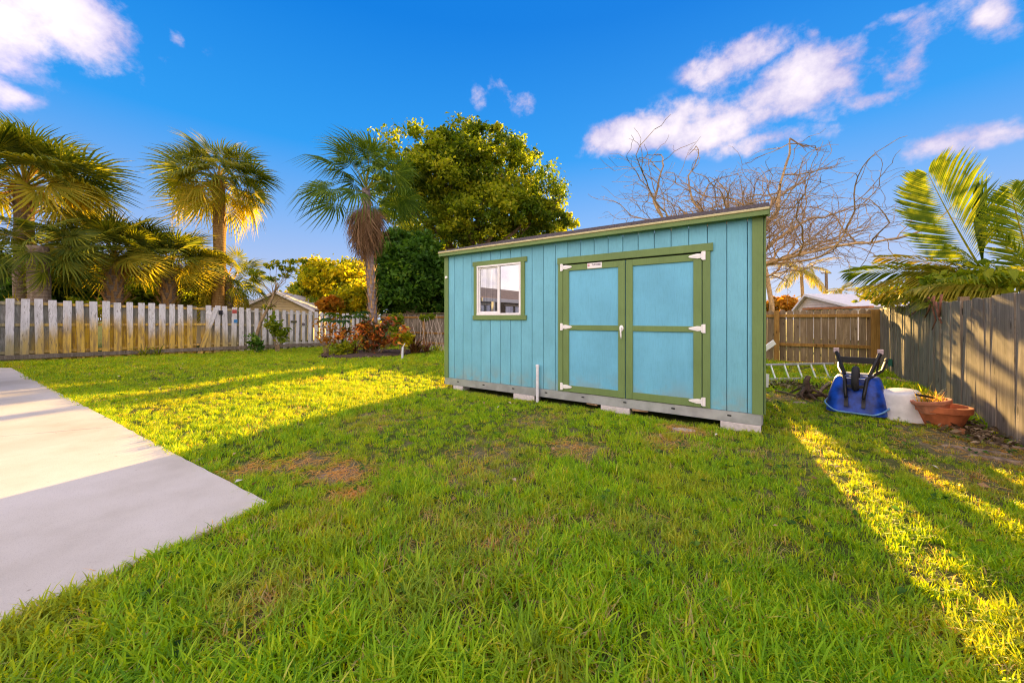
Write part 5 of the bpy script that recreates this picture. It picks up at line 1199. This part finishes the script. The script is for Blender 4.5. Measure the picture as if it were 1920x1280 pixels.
# dry canes leaning on the brown fence
cn = thing('dry_canes', 'pale dry canes leaning in a fan against the brown fence left of the shed', 'canes', basep(805, 16.2)); mb = MB(); q = random.Random(6); bs = basep(805, 16.2)
for (u0, u1, v1) in ((800, 783, 592), (803, 795, 596), (806, 812, 600), (812, 800, 598), (826, 804, 594), (828, 812, 600), (831, 818, 590), (785, 788, 610), (790, 800, 606), (780, 772, 604), (815, 830, 605), (775, 765, 612), (788, 796, 598), (822, 806, 616), (833, 822, 604)):
    a = px(u0, 16.2, z=gz(-2, 16)); b = pv(u1, v1, 16.8); mb.tube([a - bs, (a + b) / 2 - bs + Vector((q.uniform(-.1, .1), 0, .1)), b - bs], [.016, .012, .007], 4)
mb.build('canes', M_stone, cn)
leafy_tree('leafy_vine', 'green climber over the brown fence beside the fan palm', 'vine', basep(742, 18.6), [B_(742, 600, 18.6, 9, 14), B_(738, 626, 18.6, 8, 18), B_(800, 595, 17.4, 10, 7)], 900, .11, M_lime, .02, 18, 61, .5)
straps('tall wispy weeds behind the canes at the brown fence foot', 818, 16.0, 40, .5, .02, M_lime, 23, .8)
# PVC stake
p = gpt(754, 677, -.05); p.z = gz(p.x, p.y) - .02; st = thing('pvc_stake', 'white pvc stake with a bent tip standing in the lawn before the bed', 'stake', p)
MB().tube([(0, 0, 0), (.02, 0, .42)], .032, 12).build('pipe', M_pipe, st); MB().tube([(.02, 0, .42), (.09, 0, .54)], .012, 6).build('tip', M_whitep, st)

# ------------------------------------------------------------------ lawn blades (points carrying instances of small clumps)
def poly_in(P, poly):
    x, y = P[:, 0], P[:, 1]; ins = np.zeros(len(P), bool); n = len(poly)
    for i in range(n):
        a, b = poly[i], poly[(i + 1) % n]
        c = ((a.y > y) != (b.y > y)) & (x < (b.x - a.x) * (y - a.y) / (b.y - a.y + 1e-12) + a.x); ins ^= c
    return ins
SHED_FP = [sp(-.0, -.07), sp(SL, -.07), sp(SL, SD), sp(0, SD)]
def lawn_points(n_m2, y0, y1, seed, keep_edge=0.0):
    q = np.random.default_rng(seed); x0, x1 = -17, 10.5
    N = int((x1 - x0) * (y1 - y0) * n_m2); P = np.zeros((N, 3)); P[:, 0] = q.uniform(x0, x1, N); P[:, 1] = q.uniform(y0, y1, N)
    m = (np.abs(P[:, 0]) < 1.42 * P[:, 1] + 1.3)
    perpL = (P[:, 0] - PL0.x) * dF.y - (P[:, 1] - PL0.y) * dF.x; m &= perpL > .12
    perpR = (P[:, 0] - CR.x) * dF.y - (P[:, 1] - CR.y) * dF.x; m &= perpR < -.03
    db = (P[:, 0] - CR.x) * dF.x + (P[:, 1] - CR.y) * dF.y; m &= db < -.03
    P = P[m]
    for poly in (SLAB_NEAR, SLAB_FAR, SHED_FP, bed): P = P[~poly_in(P, poly)]
    d = dry_np(P); P = P[q.random(len(P)) > d * .72]
    nz = np.sin(P[:, 0] * 3.1 + np.cos(P[:, 1] * 2.3) * 1.7) * np.cos(P[:, 1] * 3.7 + np.sin(P[:, 0] * 1.9)) 
    P = P[q.random(len(P)) < .86 + .14 * nz[:]]
    P[:, 2] = [gz(a, b) for a, b in P[:, :2]]
    return P
clump_col = bpy.data.collections.new('lawn_clumps')
def clump(i, n, rad, h, w, mat, lean=.75):
    me = tuft(n, rad, h, w, mat, 100 + i, 'lawn_clump', lean); o = bpy.data.objects.new('lawn_clump_%02d' % i, me); clump_col.objects.link(o)
for i in range(8): clump(i, 26, .05, .060, .0050, M_grass, .95)
clump(8, 14, .06, .045, .004, M_straw, 1.6); clump(9, 14, .06, .05, .0035, M_straw, 1.6)
def scatter(P, name, scl, seed, label):
    q = np.random.default_rng(seed); n = len(P); me = bpy.data.meshes.new(name); me.vertices.add(n); me.vertices.foreach_set('co', P.reshape(-1).astype(np.float32))
    sc = scl * (.55 + .75 * q.random(n) ** 1.4)
    low = (.5 + .5 * np.sin(P[:, 0] * 1.3 + 2 * np.sin(P[:, 1] * .9)))
    sc *= .78 + .4 * low
    d = dry_np(P); sc *= (1 - .45 * d)
    # tall fringe right at the slab and shed edges, longer grass near the camera
    sc *= 1 + .55 * np.clip((2.6 - P[:, 1]) / 1.6, 0, 1)
    nz = .5 + .5 * np.sin(P[:, 0] * 2.1 + 3 * np.sin(P[:, 1] * 1.3)) * np.sin(P[:, 1] * 2.6 + 2 * np.cos(P[:, 0] * 1.7)); dry_pick = q.random(n) < (.06 + .24 * nz * nz + .65 * d); idx = np.where(dry_pick, q.integers(8, 10, n), q.integers(0, 8, n))
    for nm, ty, v in (('rz', 'FLOAT', q.random(n) * 6.283), ('scl', 'FLOAT', sc), ('idx', 'INT', idx)):
        a = me.attributes.new(nm, ty, 'POINT'); a.data.foreach_set('value', v.astype(np.int32 if ty == 'INT' else np.float32))
    me.update(); o = link(name, me); tag(o, label, None, None, 'stuff')
    ng = bpy.data.node_groups.new(name + '_nodes', 'GeometryNodeTree')
    ng.interface.new_socket('Geometry', in_out='INPUT', socket_type='NodeSocketGeometry'); ng.interface.new_socket('Geometry', in_out='OUTPUT', socket_type='NodeSocketGeometry')
    N = ng.nodes; gi = N.new('NodeGroupInput'); go = N.new('NodeGroupOutput'); ip = N.new('GeometryNodeInstanceOnPoints'); ci = N.new('GeometryNodeCollectionInfo')
    ci.inputs['Collection'].default_value = clump_col; ci.inputs['Separate Children'].default_value = True; ci.inputs['Reset Children'].default_value = True
    def na(nm, ty): x = N.new('GeometryNodeInputNamedAttribute'); x.data_type = ty; x.inputs['Name'].default_value = nm; return x.outputs['Attribute']
    cx = N.new('ShaderNodeCombineXYZ'); l = ng.links; l.new(na('rz', 'FLOAT'), cx.inputs[2])
    l.new(gi.outputs[0], ip.inputs['Points']); l.new(ci.outputs[0], ip.inputs['Instance']); ip.inputs['Pick Instance'].default_value = True
    l.new(na('idx', 'INT'), ip.inputs['Instance Index']); l.new(cx.outputs[0], ip.inputs['Rotation'])
    l.new(na('scl', 'FLOAT'), ip.inputs['Scale']); l.new(ip.outputs[0], go.inputs[0])
    md = o.modifiers.new('scatter', 'NODES'); md.node_group = ng; return o
scatter(lawn_points(620, .7, 3.2, 1), 'near_grass', 1.0, 1, 'long green grass blades of the near lawn')
scatter(lawn_points(330, 3.2, 7.5, 2), 'middle_grass', 1.05, 2, 'mown green grass of the middle lawn')
scatter(lawn_points(110, 7.5, 22, 3), 'far_grass', 1.55, 3, 'mown grass of the far lawn up to the fences')
# long grass leaning over the slab edge, weeds along the fences
def line_pts(a, b, n, w, seed):
    q = np.random.default_rng(seed); t = q.random(n)[:, None]; P = np.array(a)[None, :] * (1 - t) + np.array(b)[None, :] * t; P[:, :2] += q.normal(size=(n, 2)) * w; P[:, 2] = [gz(x, y) for x, y in P[:, :2]]; return P
E = [line_pts(A + Vector((.03, -.02, 0)), A + (B - A) * .8 + Vector((.035, -.01, 0)), 130, .015, 31), line_pts(A + Vector((.03, .03, 0)), C + Vector((.03, .03, 0)), 240, .02, 32)]
scatter(np.concatenate(E), 'edge_grass', 1.15, 33, 'longer grass fringing the patio edge')
q = np.random.default_rng(40)
Wd = [line_pts(CR - dF * .2 + Vector((-.2, 0, 0)), CR - dF * 6.2 + Vector((-.15, .12, 0)), 420, .09, 41), line_pts(CR - dF * .5 + Vector((-.5, -.3, 0)), CR - dF * 4.6 + Vector((-.45, .3, 0)), 300, .22, 42),
      line_pts(CR + dB * .3 + Vector((-.2, -.4, 0)), CR + dB * 4.6 - dF * .5, 320, .22, 43), line_pts(px(1430, 7.4, z=0), px(1600, 7.6, z=0), 120, .3, 44)]
scatter(np.concatenate(Wd), 'fence_weeds', 2.4, 45, 'tall green weeds growing along the right and back fences')
Wl = [line_pts(PL0 + dF * .0 + Vector((.25, -.15, 0)), PL0 + dF * 11 + Vector((.2, -.15, 0)), 260, .08, 46)]
scatter(np.concatenate(Wl), 'left_fence_weeds', 1.9, 47, 'short weeds along the foot of the white fence')
S_ = [line_pts(sp(.1, -.10), sp(SL, -.10), 90, .03, 48)]
scatter(np.concatenate(S_), 'shed_edge_grass', .8, 49, 'grass along the front foot of the shed')
def litter():
    q = np.random.default_rng(55); P = []
    for (u, v, r, w) in DRY:
        c = gpt(u, v); n = int(300 * w); P.append(np.stack([c.x + q.normal(size=n) * r * .6, c.y + q.normal(size=n) * r * .6, np.zeros(n)], 1))
    P = np.concatenate(P); P = P[~poly_in(P, SLAB_NEAR)]; P = P[~poly_in(P, SLAB_FAR)]; P = P[~poly_in(P, SHED_FP)]; P[:, 2] = [gz(a, b) + .012 for a, b in P[:, :2]]
    return P
lt = link('dead_thatch', leaf_cloud('dead_thatch', litter(), .006, M_straw, 14, up=2.5)); tag(lt, 'dead straw thatch on the bare patches of the lawn', None, None, 'stuff')

def lawn_bits():
    P = lawn_points(2.2, 1.0, 12, 91); P[:, 2] += .035; return P
fl = link('fallen_leaves', leaf_cloud('fallen_leaves', lawn_bits(), .028, leafmat('fallen_leaf', [(0, (.20, .11, .05)), (.6, (.42, .28, .14)), (.85, (.55, .48, .36)), (1, (.70, .68, .62))], .1, .8), 1.7, up=1.2)); tag(fl, 'small dry fallen leaves and pale bits scattered over the lawn', None, None, 'stuff')
wd = link('broad_weeds', leaf_cloud('broad_weeds', np.repeat(lawn_points(9, 1.0, 8, 92), 5, 0) + np.random.default_rng(9).normal(size=(len(lawn_points(9, 1.0, 8, 92)) * 5, 3)) * np.array([.02, .02, .006]) + np.array([0, 0, .04]), .022, M_darkleaf, 1.4, up=1.5)); tag(wd, 'low broad-leaved weeds among the lawn grass', None, None, 'stuff')

# dark litter of twigs and dead leaves between the shed and the wheelbarrow, and under the right fence
def debris():
    q = np.random.default_rng(61); P = [line_pts(gpt(1450, 722), gpt(1550, 728), 700, .22, 62), line_pts(CR - dF * 2 + Vector((-.25, 0, 0)), CR - dF * 7.2 + Vector((-.25, .15, 0)), 1500, .14, 63)]
    P = np.concatenate(P); P[:, 2] += .03 + q.random(len(P)) * .03; return P[~poly_in(P, SHED_FP)]
db_ = link('leaf_litter', leaf_cloud('leaf_litter', debris(), .03, leafmat('litter', [(0, (.05, .035, .02)), (.6, (.16, .11, .06)), (1, (.36, .28, .18))], .0, .9), 2.4, up=1.0)); tag(db_, 'brown leaf litter and twigs along the right fence and by the stump', None, None, 'stuff')
